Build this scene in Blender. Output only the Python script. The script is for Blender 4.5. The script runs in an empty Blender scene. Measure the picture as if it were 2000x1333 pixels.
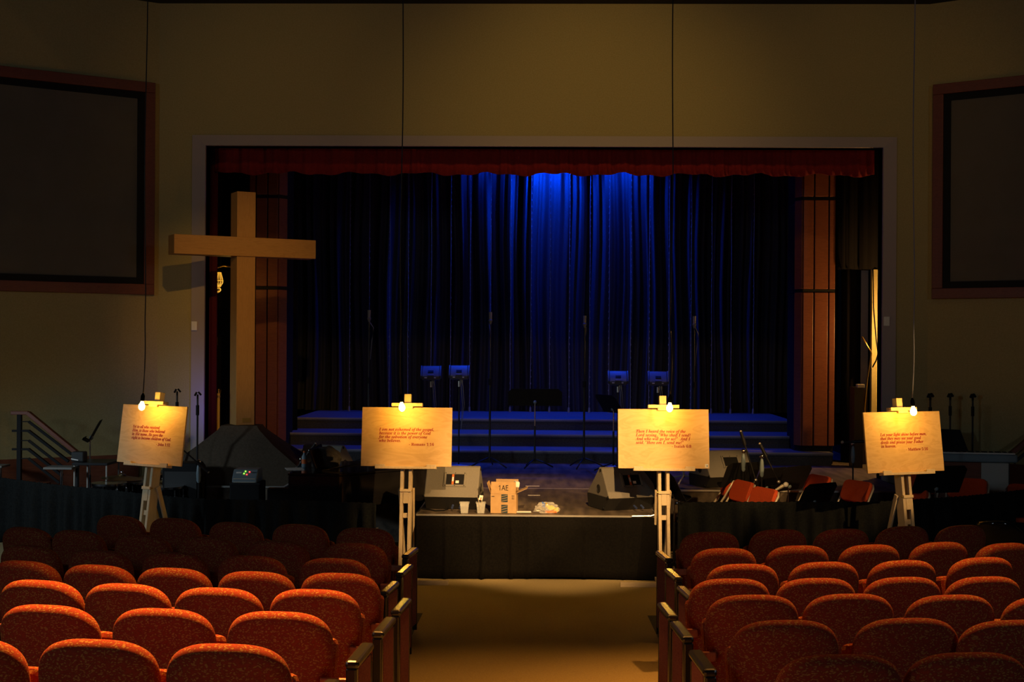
import bpy, bmesh, math, random
from mathutils import Vector, Matrix, Euler
R = math.radians
random.seed(7)
sc = bpy.context.scene
C = sc.collection

# ---------------------------------------------------------------- camera
CAM_H = 2.44
F = 2500.0
camM = Matrix.Rotation(R(1.1), 3, 'Z') @ Matrix.Rotation(R(90), 3, 'X') @ Matrix.Rotation(R(.35), 3, 'Z')
cd = bpy.data.cameras.new('camera')
cd.sensor_width = 36.0
cd.lens = F / 2000 * 36
cd.clip_end = 200
cam = bpy.data.objects.new('camera', cd)
cam.matrix_world = Matrix.Translation((0, 0, CAM_H)) @ camM.to_4x4()
C.objects.link(cam)
sc.camera = cam

def ray(px, py):
    return camM @ Vector(((px - 1000) / F, -(py - 666.5) / F, -1))
def atz(px, py, z):
    d = ray(px, py); t = (z - CAM_H) / d.z
    return Vector((0, 0, CAM_H)) + d * t
def aty(px, py, y):
    d = ray(px, py)
    return Vector((0, 0, CAM_H)) + d * (y / d.y)

# ---------------------------------------------------------------- world, exposure, house and stage lights
wd = bpy.data.worlds.new('dark_hall'); sc.world = wd
wd.use_nodes = True
wd.node_tree.nodes['Background'].inputs[0].default_value = (1.0, .62, .38, 1)
wd.node_tree.nodes['Background'].inputs[1].default_value = .003
vs = sc.view_settings
vs.view_transform = 'Standard'
vs.look = 'None'
vs.gamma = 1
vs.use_curve_mapping = False
vs.exposure = 0

WARM = (1, .60, .25)
AMBER = (1, .42, .08)
def spot(name, loc, tgt, power, size, blend, col, rad=.08):
    l = bpy.data.lights.new(name, 'SPOT')
    l.energy = power; l.spot_size = R(size); l.spot_blend = blend; l.color = col; l.shadow_soft_size = rad
    o = bpy.data.objects.new(name, l)
    o.location = loc
    o.rotation_euler = (Vector(tgt) - Vector(loc)).to_track_quat('-Z', 'Y').to_euler()
    C.objects.link(o)
    return o
def point(name, loc, power, col, rad=.05):
    l = bpy.data.lights.new(name, 'POINT'); l.energy = power; l.color = col; l.shadow_soft_size = rad
    o = bpy.data.objects.new(name, l); o.location = loc; C.objects.link(o)
    return o
def area(name, loc, tgt, power, sx, sy, col):
    l = bpy.data.lights.new(name, 'AREA'); l.energy = power; l.color = col; l.shape = 'RECTANGLE'; l.size = sx; l.size_y = sy
    o = bpy.data.objects.new(name, l); o.location = loc
    o.rotation_euler = (Vector(tgt) - Vector(loc)).to_track_quat('-Z', 'Y').to_euler()
    C.objects.link(o)
    return o
# front-of-house profile spots (they hang high at the right side of the hall, outside the frame)
for (x, y), tgt, e, w in (((6.9, 2.8), (-.55, 13.2, 1.0), 6800, 9.5), ((8.3, 2.6), (1.25, 13.3, 1.05), 3900, 10), ((9.0, 3.0), (3.3, 13.2, 1.4), 3400, 8.5)):
    spot('house_key', (x, y, 6.6), tgt, e, w, .4, (1, .57, .20), .05)
spot('apron_key', (.9, 3.6, 6.6), (.2, 13.5, .8), 6000, 14.6, .55, (1, .58, .22), .06)
spot('chair_key', (.9, 3.0, 6.6), (2.45, 14.6, .85), 3000, 7, .7, (1, .57, .20), .05)
spot('cross_key', (-.6, 4.5, 6.6), (-3.68, 16.0, 2.85), 1150, 15.5, 1, (1, .52, .09), .07)
# wall washers close to the front wall
for k, (x, e) in enumerate(((-3.4, 34), (.7, 135), (4.3, 34))):
    spot('wall_washer', (x, 12.4, 6.6), (x * .95, 16.8, 5.15), e, 74, 1, (1, .60, .16), .1)
# fixtures over the front of the seating, throwing back onto the rows
spot('seat_light_left', (-2.3, 8.0, 6.5), (-2.2, 5.3, .8), 6500, 58, 1, AMBER, .10)
spot('seat_light_right', (3.0, 9.6, 6.5), (2.6, 7.7, .8), 2200, 58, 1, AMBER, .10)
spot('aisle_downlight', (.1, 9.6, 6.6), (.05, 7.7, 0), 800, 44, 1, AMBER, .12)
# cool spill from the left behind the camera
area('cool_spill_left', (-9.5, -2, 4.6), (-5.0, 13, .8), 85, 1.2, 1.2, (.66, .85, 1))
area('cool_spill_right', (9.5, -2, 4.6), (5.0, 12, .8), 52, 1.2, 1.2, (.75, .88, 1))
spot('cool_side_spill', (-9.2, 10.6, 2.6), (-5.4, 14.2, .4), 400, 52, .9, (.70, .88, 1), .25)  # cool spot from the far left, source unseen
# blue stage fixtures above and behind the valance
BLUE = (.0, .055, 1)
for x, e in ((.22, 480), (1.5, 150), (-.9, 40)): spot('blue_curtain_lamp', (x, 22.42, 5.75), (x, 22.95, 3.4), e, 150, .8, BLUE, .05)
for x in (-1.28, 1.42): spot('blue_front_wash', (x * .8, 17.5, 6.4), (x, 18.15, 1.9), 800, 18, .8, BLUE, .05)
spot('blue_steps_wash', (.1, 17.5, 6.4), (.1, 18.9, 1.2), 240, 80, .8, BLUE, .05)
for x, e in ((-2.4, 100), (-.6, 260), (1.3, 260), (3.0, 80)):
    spot('blue_wash', (x, 20.6, 6.5), (x * .9, 19.7, .9), e, 40, .9, BLUE, .06)
spot('blue_uplight', (-4.08, 16.3, 1.45), (-4.47, 16.78, 1.65), 5, 125, 1, (.12, .1, 1), .04)
point('wing_lamp_right', (5.42, 18.25, 2.62), 90, (1, .52, .14), .04)
point('wing_lamp_left', (-4.45, 18.3, 3.2), 1.6, (1, .55, .1), .05)

# ---------------------------------------------------------------- materials
MATS = {}
def principled(name, col, rough=.6, metal=0, spec=.5):
    m = bpy.data.materials.new(name); m.use_nodes = True
    b = m.node_tree.nodes['Principled BSDF']
    b.inputs['Base Color'].default_value = (*col, 1)
    b.inputs['Roughness'].default_value = rough
    b.inputs['Metallic'].default_value = metal
    b.inputs['Specular IOR Level'].default_value = spec
    MATS[name] = m
    return m, m.node_tree, b
def node(nt, typ, **kw):
    n = nt.nodes.new(typ)
    for k, v in kw.items():
        if k in n.inputs.keys() if isinstance(k, str) else False:
            n.inputs[k].default_value = v
        else:
            setattr(n, k, v)
    return n
def ramp(nt, stops):
    n = nt.nodes.new('ShaderNodeValToRGB')
    e = n.color_ramp.elements
    while len(e) < len(stops): e.new(.5)
    for i, (p, c) in enumerate(stops):
        e[i].position = p; e[i].color = (*c, 1)
    return n
def coords(nt, scale=(1, 1, 1), rot=(0, 0, 0), rand=False):
    tc = nt.nodes.new('ShaderNodeTexCoord')
    mp = nt.nodes.new('ShaderNodeMapping')
    mp.inputs['Scale'].default_value = scale
    mp.inputs['Rotation'].default_value = rot
    nt.links.new(tc.outputs['Object'], mp.inputs['Vector'])
    if rand:
        oi = nt.nodes.new('ShaderNodeObjectInfo')
        mu = nt.nodes.new('ShaderNodeVectorMath'); mu.operation = 'SCALE'
        cx = nt.nodes.new('ShaderNodeCombineXYZ')
        for k in range(3): nt.links.new(oi.outputs['Random'], cx.inputs[k])
        nt.links.new(cx.outputs[0], mu.inputs[0]); mu.inputs['Scale'].default_value = 13
        nt.links.new(mu.outputs[0], mp.inputs['Location'])
    return mp
def bump(nt, b, fac, strength, dist=.01):
    n = nt.nodes.new('ShaderNodeBump')
    n.inputs['Strength'].default_value = strength; n.inputs['Distance'].default_value = dist
    nt.links.new(fac, n.inputs['Height']); nt.links.new(n.outputs[0], b.inputs['Normal'])
def noisy(name, c1, c2, scale=20, rough=.8, stretch=(1, 1, 1), bmp=0, detail=4, spec=.3, metal=0, lo=.35, hi=.65, rand=False):
    m, nt, b = principled(name, c1, rough, metal, spec)
    mp = coords(nt, stretch, rand=rand)
    n = node(nt, 'ShaderNodeTexNoise', Scale=scale, Detail=detail)
    nt.links.new(mp.outputs[0], n.inputs['Vector'])
    r = ramp(nt, [(lo, c1), (hi, c2)])
    nt.links.new(n.outputs['Fac'], r.inputs[0]); nt.links.new(r.outputs[0], b.inputs['Base Color'])
    if bmp: bump(nt, b, n.outputs['Fac'], bmp)
    return m
def wood(name, c1, c2, stretch, scale=6, rough=.45, dist=2.5, rand=True):
    m, nt, b = principled(name, c1, rough, 0, .4)
    mp = coords(nt, stretch, rand=rand)
    w = node(nt, 'ShaderNodeTexNoise', Scale=scale, Detail=6, Distortion=dist)
    nt.links.new(mp.outputs[0], w.inputs['Vector'])
    r = ramp(nt, [(.3, c1), (.5, c2), (.6, c1), (.75, c2)])
    nt.links.new(w.outputs['Fac'], r.inputs[0]); nt.links.new(r.outputs[0], b.inputs['Base Color'])
    bump(nt, b, w.outputs['Fac'], .15, .003)
    return m

noisy('wall', (.38, .31, .135), (.43, .35, .16), 60, .9, bmp=.2)
noisy('carpet', (.33, .25, .12), (.40, .31, .155), 90, .95, bmp=.5)
noisy('low_bounce_floor', (.035, .031, .028), (.05, .045, .04), 30, .85)  # dark floor under the rows, added to cut bounced light
noisy('stage_black', (.075, .058, .045), (.17, .13, .095), 9, .68, (1, .15, 1), 0, 8, .2)
principled('ceiling', (.02, .018, .015), .9)
principled('black_void', (.006, .005, .006), .9, 0, .1)
noisy('black_cloth', (.0045, .004, .0037), (.007, .0062, .0055), 60, .95, spec=.06)
noisy('skirt_cloth', (.009, .0097, .0097), (.015, .0165, .016), 60, .95, spec=.08)
noisy('curtain_cloth', (.040, .040, .052), (.055, .055, .07), 80, .85, spec=.2)
noisy('valance_cloth', (.20, .012, .012), (.25, .016, .014), 60, .85, spec=.2)
noisy('red_leg_cloth', (.07, .006, .008), (.09, .008, .010), 60, .85, spec=.2)
wood('dark_wood', (.15, .040, .018), (.21, .062, .028), (1, 1, 12), 3)
wood('frame_wood', (.14, .034, .015), (.19, .05, .022), (2, 2, 14), 3)
wood('oak_vertical', (.42, .215, .06), (.50, .265, .08), (9, 9, .7), 4, .5)
wood('oak_horizontal', (.42, .215, .06), (.50, .265, .08), (.7, 9, 9), 4, .5)
wood('pine', (.62, .47, .27), (.72, .57, .36), (10, 10, 1), 4, .55)
wood('plywood', (.64, .40, .16), (.72, .48, .21), (1.1, 1, 3.6), 2.2, .5, 2.2)
principled('trim_paint', (.40, .33, .32), .6)
noisy('screen', (.125, .11, .09), (.135, .12, .10), 3, .9)
principled('matte_black', (.008, .008, .009), .7, 0, .2)
principled('black_metal', (.018, .018, .02), .4, .4)
principled('black_gloss', (.008, .008, .009), .08, 0, .6)
principled('piano_black', (.012, .011, .012), .12, 0, .5)
principled('chrome', (.75, .75, .75), .18, 1)
principled('aluminium', (.72, .70, .64), .35, .8)
principled('cream_metal', (.68, .60, .45), .4, .2)
noisy('chair_red', (.58, .075, .022), (.66, .10, .03), 120, .9, bmp=.3, spec=.1)
noisy('speaker_grey', (.20, .185, .155), (.25, .23, .195), 260, .75, bmp=.4)
principled('speaker_black', (.02, .02, .02), .6)
principled('white_paper', (.85, .83, .78), .7)
noisy('cardboard', (.50, .31, .14), (.56, .36, .17), 14, .85)
noisy('cardboard_inside', (.42, .27, .13), (.47, .31, .16), 14, .85)
principled('ink', (.02, .015, .012), .7)
principled('teal_tape', (.03, .055, .065), .4)
principled('red_ink', (.30, .008, .006), .6)
principled('orange_label', (.75, .16, .03), .5)
principled('yellow_label', (.85, .55, .04), .4)
principled('blue_label', (.04, .12, .45), .4)
principled('bluegrey_plastic', (.20, .27, .31), .4)
principled('white_keys', (.78, .78, .74), .25)
principled('plug_blue', (.04, .06, .16), .5)
principled('table_grey', (.22, .21, .19), .5)
principled('console_grey', (.48, .46, .41), .5)
principled('armrest_black', (.02, .018, .016), .24, 0, .6)
principled('brass', (.6, .4, .1), .3, .9)
principled('tape_white', (.8, .76, .68), .6)
noisy('drape_brown', (.085, .062, .042), (.105, .078, .055), 40, .95, spec=.1)
noisy('dark_lump', (.03, .025, .022), (.045, .04, .034), 30, .9)
wood('arm_wood', (.36, .10, .05), (.44, .13, .06), (8, 1, 8), 4, .4)
wood('floor_lath', (.60, .46, .28), (.68, .53, .33), (1, 10, 10), 4, .6)
principled('nosing', (.26, .26, .30), .5)
noisy('riser_cloth', (.05, .05, .055), (.07, .07, .075), 40, .9, spec=.1)
noisy('step_carpet', (.14, .14, .16), (.18, .18, .20), 60, .9, spec=.1)
noisy('blue_plate', (.25, .26, .3), (.3, .31, .35), 30, .5)
def emis(name, col, s):
    m, nt, b = principled(name, (.8, .8, .8), .4)
    b.inputs['Emission Color'].default_value = (*col, 1); b.inputs['Emission Strength'].default_value = s
emis('bulb_glow', (1, .66, .26), 9)
MATS['bulb_glow'].cycles.emission_sampling = 'NONE'
principled('socket_black', (.002, .002, .002), 1, 0, 0)
emis('led_green', (.3, 1, .05), 2.2)
emis('led_red', (1, .05, .05), 2.0)
emis('cage_glow', (1, .45, .03), .7)
def glassy(name, col, alpha):
    m, nt, b = principled(name, col, .12, 0, .6)
    b.inputs['Alpha'].default_value = alpha
glassy('clear_plastic', (.75, .75, .70), .30)
glassy('bag_plastic', (.85, .83, .78), .28)

def seat_fabric():
    m, nt, b = principled('seat_fabric', (.3, .03, .02), .95, 0, .12)
    out = None
    mp = coords(nt, (1, 1, 1), rand=True)
    ns = node(nt, 'ShaderNodeTexNoise', Scale=26, Detail=2)
    nt.links.new(mp.outputs[0], ns.inputs['Vector'])
    mx = nt.nodes.new('ShaderNodeMixRGB'); mx.blend_type = 'ADD'; mx.inputs[0].default_value = .035
    nt.links.new(mp.outputs[0], mx.inputs[1]); nt.links.new(ns.outputs['Color'], mx.inputs[2])
    facs = []
    for rot, sc_ in (((.3, .6, .2), (1.0, 1.0, 2.1)), ((-.4, -.7, .5), (1.0, 1.0, 2.3)), ((.1, 1.5, .1), (1.1, 1.0, 2.0))):
        mp2 = nt.nodes.new('ShaderNodeMapping'); mp2.inputs['Rotation'].default_value = rot; mp2.inputs['Scale'].default_value = sc_
        nt.links.new(mx.outputs[0], mp2.inputs['Vector'])
        v = node(nt, 'ShaderNodeTexVoronoi', Scale=52)
        nt.links.new(mp2.outputs[0], v.inputs['Vector'])
        facs.append(v.outputs['Distance'])
    mn = nt.nodes.new('ShaderNodeMath'); mn.operation = 'MINIMUM'
    nt.links.new(facs[0], mn.inputs[0]); nt.links.new(facs[1], mn.inputs[1])
    r = ramp(nt, [(.20, (.40, .19, .055)), (.36, (.22, .036, .018)), (.6, (.29, .044, .022))])
    nt.links.new(mn.outputs[0], r.inputs[0]); nt.links.new(r.outputs[0], b.inputs['Base Color'])
    bump(nt, b, ns.outputs['Fac'], .1, .003)
seat_fabric()
noisy('panel_fabric', (.13, .035, .035), (.20, .075, .065), 130, .95, spec=.1)

# ---------------------------------------------------------------- mesh builder
class MB:
    def __init__(s): s.bm = bmesh.new()
    def _xf(s, vs, M):
        for v in vs: v.co = M @ v.co
    def box(s, c, size, rot=None):
        r = bmesh.ops.create_cube(s.bm, size=1)['verts']
        M = Matrix.Translation(c) @ ((rot if isinstance(rot, Matrix) else Euler(rot).to_matrix()).to_4x4() if rot is not None else Matrix()) @ Matrix.Diagonal((*size, 1))
        s._xf(r, M); return s
    def bar(s, p0, p1, w, d, up=(0, 0, 1)):
        p0, p1 = Vector(p0), Vector(p1); z = (p1 - p0); L = z.length; z.normalize()
        u = Vector(up)
        if abs(z.dot(u)) > .99: u = Vector((0, 1, 0))
        x = u.cross(z).normalized(); y = z.cross(x)
        M = Matrix((x, y, z)).transposed()
        return s.box((p0 + p1) / 2, (w, d, L), M)
    def cyl(s, p0, p1, r0, r1=None, seg=12):
        p0, p1 = Vector(p0), Vector(p1); d = p1 - p0
        r1 = r0 if r1 is None else r1
        vs_ = bmesh.ops.create_cone(s.bm, cap_ends=True, segments=seg, radius1=r0, radius2=r1, depth=d.length)['verts']
        q = Vector((0, 0, 1)).rotation_difference(d.normalized()).to_matrix().to_4x4()
        s._xf(vs_, Matrix.Translation((p0 + p1) / 2) @ q); return s
    def ball(s, c, r, scale=(1, 1, 1), rot=(0, 0, 0), seg=14):
        vs_ = bmesh.ops.create_uvsphere(s.bm, u_segments=seg, v_segments=max(6, seg // 2 + 2), radius=r)['verts']
        s._xf(vs_, Matrix.Translation(c) @ Euler(rot).to_matrix().to_4x4() @ Matrix.Diagonal((*scale, 1))); return s
    def lathe(s, prof, c=(0, 0, 0), seg=24, M=None):
        rings = []
        T = Matrix.Translation(c) @ (M or Matrix())
        for r, z in prof:
            rings.append([s.bm.verts.new(T @ Vector((r * math.cos(2 * math.pi * k / seg), r * math.sin(2 * math.pi * k / seg), z))) for k in range(seg)])
        for a, b in zip(rings, rings[1:]):
            for k in range(seg):
                s.bm.faces.new((a[k], a[(k + 1) % seg], b[(k + 1) % seg], b[k]))
        s.bm.faces.new(rings[0][::-1]); s.bm.faces.new(rings[-1]); return s
    def tube(s, pts, r, seg=8):
        pts = [Vector(p) for p in pts]; rings = []
        up = Vector((0, 0, 1))
        for i, p in enumerate(pts):
            t = (pts[min(i + 1, len(pts) - 1)] - pts[max(i - 1, 0)]).normalized()
            a = t.cross(up)
            if a.length < .05: a = t.cross(Vector((0, 1, 0)))
            a.normalize(); b = t.cross(a)
            rr = r[i] if isinstance(r, (list, tuple)) else r
            rings.append([s.bm.verts.new(p + rr * (math.cos(2 * math.pi * k / seg) * a + math.sin(2 * math.pi * k / seg) * b)) for k in range(seg)])
        for a, b in zip(rings, rings[1:]):
            for k in range(seg): s.bm.faces.new((a[k], a[(k + 1) % seg], b[(k + 1) % seg], b[k]))
        s.bm.faces.new(rings[0][::-1]); s.bm.faces.new(rings[-1]); return s
    def prism(s, pts, a0, a1, plane='xy'):
        # polygon extruded along the missing axis
        def mk(p, a):
            if plane == 'xy': return Vector((p[0], p[1], a))
            if plane == 'xz': return Vector((p[0], a, p[1]))
            return Vector((a, p[0], p[1]))
        A = [s.bm.verts.new(mk(p, a0)) for p in pts]; B = [s.bm.verts.new(mk(p, a1)) for p in pts]
        n = len(pts)
        for k in range(n): s.bm.faces.new((A[k], A[(k + 1) % n], B[(k + 1) % n], B[k]))
        s.bm.faces.new(A[::-1]); s.bm.faces.new(B); return s
    def grid(s, P):
        V = [[s.bm.verts.new(p) for p in row] for row in P]
        for i in range(len(V) - 1):
            for j in range(len(V[0]) - 1):
                s.bm.faces.new((V[i][j], V[i][j + 1], V[i + 1][j + 1], V[i + 1][j]))
        return s
    def quad(s, a, b, c, d):
        s.bm.faces.new([s.bm.verts.new(Vector(p)) for p in (a, b, c, d)]); return s
    def build(s, name, mat, parent=None, smooth=False, bevel=0, loc=None, rot=None, thick=0):
        bmesh.ops.recalc_face_normals(s.bm, faces=s.bm.faces)
        me = bpy.data.meshes.new(name); s.bm.to_mesh(me); s.bm.free()
        me.materials.append(MATS[mat])
        if smooth:
            for p in me.polygons: p.use_smooth = True
            if smooth != 'all':
                me.set_sharp_from_angle(angle=R(40))
        o = bpy.data.objects.new(name, me); C.objects.link(o)
        if parent is not None: o.parent = parent
        if loc is not None: o.location = loc
        if rot is not None: o.rotation_euler = rot
        if bevel:
            b = o.modifiers.new('bevel', 'BEVEL'); b.width = bevel; b.segments = 2; b.limit_method = 'ANGLE'
        if thick:
            t = o.modifiers.new('solid', 'SOLIDIFY'); t.thickness = thick; t.offset = 0
        return o
def tag(o, label, cat, group=None, kind=None):
    o['label'] = label; o['category'] = cat
    if group: o['group'] = group
    if kind: o['kind'] = kind
    return o
def thing(name, label, cat, loc=(0, 0, 0), rz=0, group=None):
    o = bpy.data.objects.new(name, None); o.empty_display_size = .1
    o.location = loc; o.rotation_euler = (0, 0, rz); C.objects.link(o)
    return tag(o, label, cat, group)
def struct(o, label=None, cat='structure'):
    o['kind'] = 'structure'
    if label: tag(o, label, cat)
    return o
def copy_tree(o, parent=None):
    c = o.copy(); C.objects.link(c); c.parent = parent
    if parent is not None: c.matrix_parent_inverse = o.matrix_parent_inverse
    for ch in o.children: copy_tree(ch, c)
    return c
ORD = ['first', 'second', 'third', 'fourth', 'fifth', 'sixth', 'seventh', 'eighth', 'ninth', 'tenth', 'eleventh', 'twelfth',
       'thirteenth', 'fourteenth', 'fifteenth', 'sixteenth', 'seventeenth', 'eighteenth', 'nineteenth', 'twentieth',
       'twenty-first', 'twenty-second', 'twenty-third', 'twenty-fourth', 'twenty-fifth', 'twenty-sixth']
def lerp(a, b, t): return a + (b - a) * t

# ---------------------------------------------------------------- the hall
PY = 16.8                    # proscenium plane
XL, XR = -5.0, 5.1           # corners of the front wall
OL, OR_, OT = -4.37, 4.50, 4.99
STAGE = .66
FLOOR = [(-3, 1.02), (0, .80), (4.94, .384), (5.85, .317), (6.76, .243), (7.67, .164), (8.58, .098), (9.49, .057), (10.4, .037), (11.6, 0), (19.0, 0)]
def floorz(y):
    for (a, za), (b, zb) in zip(FLOOR, FLOOR[1:]):
        if y <= b: return lerp(za, zb, (y - a) / (b - a))
    return 0
P = [[(x, y, floorz(y)) for x in (-12, -4, 0, 4, 12)] for y in [-3 + .4 * k for k in range(55)]]
P = [[(x, y, floorz(y)) for x in (-12, -4, -1.0, 1.0, 4, 12)] for y in [-3 + .4 * k for k in range(55)]]
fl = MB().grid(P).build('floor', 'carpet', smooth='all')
fl.data.materials.append(MATS['low_bounce_floor'])
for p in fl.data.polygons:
    if abs(p.center.x) > 1.0 and p.center.y < 11.4: p.material_index = 1  # darkened beside the aisle so less light bounces onto seat backs
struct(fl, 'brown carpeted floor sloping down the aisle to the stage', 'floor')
m = MB().box((0, 7.0, 6.95), (26, 21, .16))
struct(m.build('ceiling', 'ceiling'), 'dark ceiling edge along the top of the hall', 'ceiling')
m = MB()
m.box(((XL + OL - .0) / 2, PY + .1, 3.5), (OL - XL, .2, 7.0)); m.box(((XR + OR_) / 2, PY + .1, 3.5), (XR - OR_, .2, 7.0))
m.box(((OL + OR_) / 2, PY + .1, (OT + 7.0) / 2), (OR_ - OL, .2, 7.0 - OT))
struct(m.build('wall_front', 'wall'), 'olive beige wall above and around the stage opening', 'wall')
A = R(33)
def side_wall(sign, x0):
    # wall strip running outward and towards the audience from the corner
    d = Vector((sign * math.cos(A), -math.sin(A), 0)); n = Vector((-sign * math.sin(A), -math.cos(A), 0))
    return Vector((x0, PY, 0)), d, n
for sign, x0, nm in ((-1, XL, 'left'), (1, XR, 'right')):
    o0, d, n = side_wall(sign, x0)
    a, b = o0 - n * 0, o0 + d * 9
    back = -n * .2
    m = MB().prism([(p.x, p.y) for p in (a, b, b + back, a + back)], 0, 7.6)
    struct(m.build('wall_' + nm, 'wall'), 'olive beige angled side wall %s of the stage' % nm, 'wall')
    # wainscot
    f = n * .025
    m = MB().prism([(p.x, p.y) for p in (a + d * .25, b, b + f, a + d * .25 + f)], 0, .93)
    struct(m.build('baseboard_' + nm, 'dark_wood'), 'dark red wood wainscot along the foot of the %s side wall' % nm, 'wainscot')
    # framed projection screen
    t = thing('projection_screen', 'blank grey projection screen in a red-brown wood frame, %s of the stage' % nm, 'screen',
              (o0 + d * .07 + Vector((0, 0, 3.02))), group='side wall projection screens')
    t.rotation_euler = (0, 0, math.atan2(d.y * sign, d.x * sign))
    L, H, w1, w2 = 4.4, 2.78, .135, .085
    def sx(u): return sign * u
    m = MB()
    m.box((sx(L / 2), -.04, H - w1 / 2), (L, .08, w1)); m.box((sx(L / 2), -.04, w1 / 2), (L, .08, w1))
    m.box((sx(w1 / 2), -.04, H / 2), (w1, .08, H - 2 * w1)); m.box((sx(L - w1 / 2), -.04, H / 2), (w1, .08, H - 2 * w1))
    m.build('frame', 'frame_wood', t, bevel=.006)
    m = MB(); L2, H2 = L - 2 * w1, H - 2 * w1
    m.box((sx(L / 2), -.025, w1 + H2 - w2 / 2), (L2, .05, w2)); m.box((sx(L / 2), -.025, w1 + w2 / 2), (L2, .05, w2))
    m.box((sx(w1 + w2 / 2), -.025, H / 2), (w2, .05, H2 - 2 * w2)); m.box((sx(L - w1 - w2 / 2), -.025, H / 2), (w2, .05, H2 - 2 * w2))
    m.build('black_border', 'matte_black', t)
    MB().box((sx(L / 2), -.012, H / 2), (L2 - 2 * w2, .024, H2 - 2 * w2)).build('screen_surface', 'screen', t)
# proscenium trim, mitred and bevelled
def trim_piece(a, b, c, d_):
    # a,b outer edge points, c,d_ inner edge points (x,z)
    m = MB(); y0, y1 = PY - .05, PY - .025
    def v(p, y): return (p[0], y, p[1])
    m.quad(v(a, y1), v(b, y1), v(c, y0), v(d_, y0)); m.quad(v(a, PY), v(b, PY), v(b, y1), v(a, y1))
    m.quad(v(d_, y0), v(c, y0), v(c, PY + .2), v(d_, PY + .2))
    bmesh.ops.remove_doubles(m.bm, verts=m.bm.verts, dist=1e-4)
    return m
TW = .18
struct(trim_piece((OL - TW, 0), (OL - TW, OT + .14), (OL, OT), (OL, 0)).build('trim_1', 'trim_paint'), 'grey painted trim along the left side of the stage opening, blue lit below', 'trim')
struct(trim_piece((OL - TW, OT + .14), (OR_ + TW, OT + .14), (OR_, OT), (OL, OT)).build('trim_2', 'trim_paint'), 'grey painted trim across the top of the stage opening', 'trim')
struct(trim_piece((OR_ + TW, OT + .14), (OR_ + TW, 0), (OR_, 0), (OR_, OT)).build('trim_3', 'trim_paint'), 'grey painted trim along the right side of the stage opening', 'trim')
# stage house
m = MB(); m.box((0, 23.4, 3.6), (18, .1, 7.2))
struct(m.build('wall_back', 'black_void'), 'black rear wall of the stage behind the curtain', 'wall')
for s_, nm in ((-1, 'stage_left'), (1, 'stage_right')):
    struct(MB().box((s_ * 8.2, 20.1, 3.6), (.1, 6.6, 7.2)).build('wall_' + nm, 'black_void'), 'black side wall of the stage house', 'wall')
struct(MB().box((0, 20.2, 7.05), (18, 6.7, .1)).build('ceiling_stage', 'black_void'), 'black ceiling of the stage house', 'ceiling')
# main stage deck with its front fascia and pale edge strip
m = MB().box((0, 19.35, STAGE / 2), (16.4, 7.7, STAGE - .002))
m2 = MB().prism([(-8, 17.0), (8, 17.0), (8, 23.3), (-8, 23.3)], 0, STAGE - .001)
deck = MB().prism([(-5.0, 15.5), (4.5, 15.5), (4.5, 16.9), (4.9, 16.9), (4.9, 23.3), (-5.0, 23.3)], 0, STAGE)
m.bm.free(); m2.bm.free()
struct(deck.build('floor_stage', 'stage_black'), 'dark scuffed stage floor, lit amber in front and blue behind', 'floor')
st = MB().box((-.23, 15.49, STAGE - .012), (9.44, .025, .022))
struct(st.build('trim_4', 'aluminium'), 'pale metal strip along the front edge of the main stage', 'trim')
for s_, nm in ((-1, 'left'), (1, 'right')):
    struct(MB().box((s_ * 6.6, 20.1, STAGE / 2), (3.4, 6.4, STAGE)).build('floor_wing_' + nm, 'black_void'), 'black floor of the %s wing' % nm, 'floor')

# ---------------------------------------------------------------- curtains
def folds(x0, x1, step, period, amp, seed):
    rnd = random.Random(seed); xs = []; x = x0; ph = 0; cells = []
    while x < x1 + period:
        w = period * rnd.uniform(.65, 1.35); cells.append((x, w, amp * rnd.uniform(.6, 1.2))); x += w
    n = int((x1 - x0) / step); out = []; k = 0
    for i in range(n + 1):
        X = lerp(x0, x1, i / n)
        while X > cells[k][0] + cells[k][1]: k += 1
        a, w, am = cells[k]; u = (X - a) / w
        prof = math.sin(math.pi * u) ** .75
        out.append((X, -am * prof + .25 * am * math.sin(6 * math.pi * u)))
    return out
fo = folds(-7.4, 7.4, .02, .40, .27, 3)
zs = [1.19, 1.8, 2.6, 3.4, 4.2, 5.0, 5.8, 6.9]
rows = []
for j, z in enumerate(zs):
    rows.append([(x + .03 * math.sin(z * 1.3 + x * 2), 23.02 + y * (1 + .12 * math.sin(x * 3 + j)), z) for x, y in fo])
c = MB().grid(rows).build('stage_curtain', 'curtain_cloth', smooth='all')
tag(c, 'black pleated full-width curtain at the back of the stage, blue lit in the middle', 'curtain')
fo = folds(OL + .0, OR_, .02, .28, .05, 5)
rows = []
for z in (5.25, 5.0, 4.85, None):
    rows.append([(x, 17.25 + y, z if z else 4.685 + .018 * math.sin(x * 7) + .012 * math.sin(x * 17 + 1)) for x, y in fo])
c = MB().grid(rows).build('valance', 'valance_cloth', smooth='all', thick=.01)
tag(c, 'dark red pleated valance along the top of the stage opening', 'curtain')
for sgn, a, b, nm in ((-1, OL - .25, OL + .03, 'left'),):
    fo = folds(a, b, .015, .12, .05, 8)
    c = MB().grid([[(x, 17.3 + y, z) for x, y in fo] for z in (STAGE, 2, 3.5, 5.2)]).build('leg_curtain', 'red_leg_cloth', smooth='all', thick=.01)
    tag(c, 'narrow dark red leg curtain at the %s edge of the stage opening' % nm, 'curtain')
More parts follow.
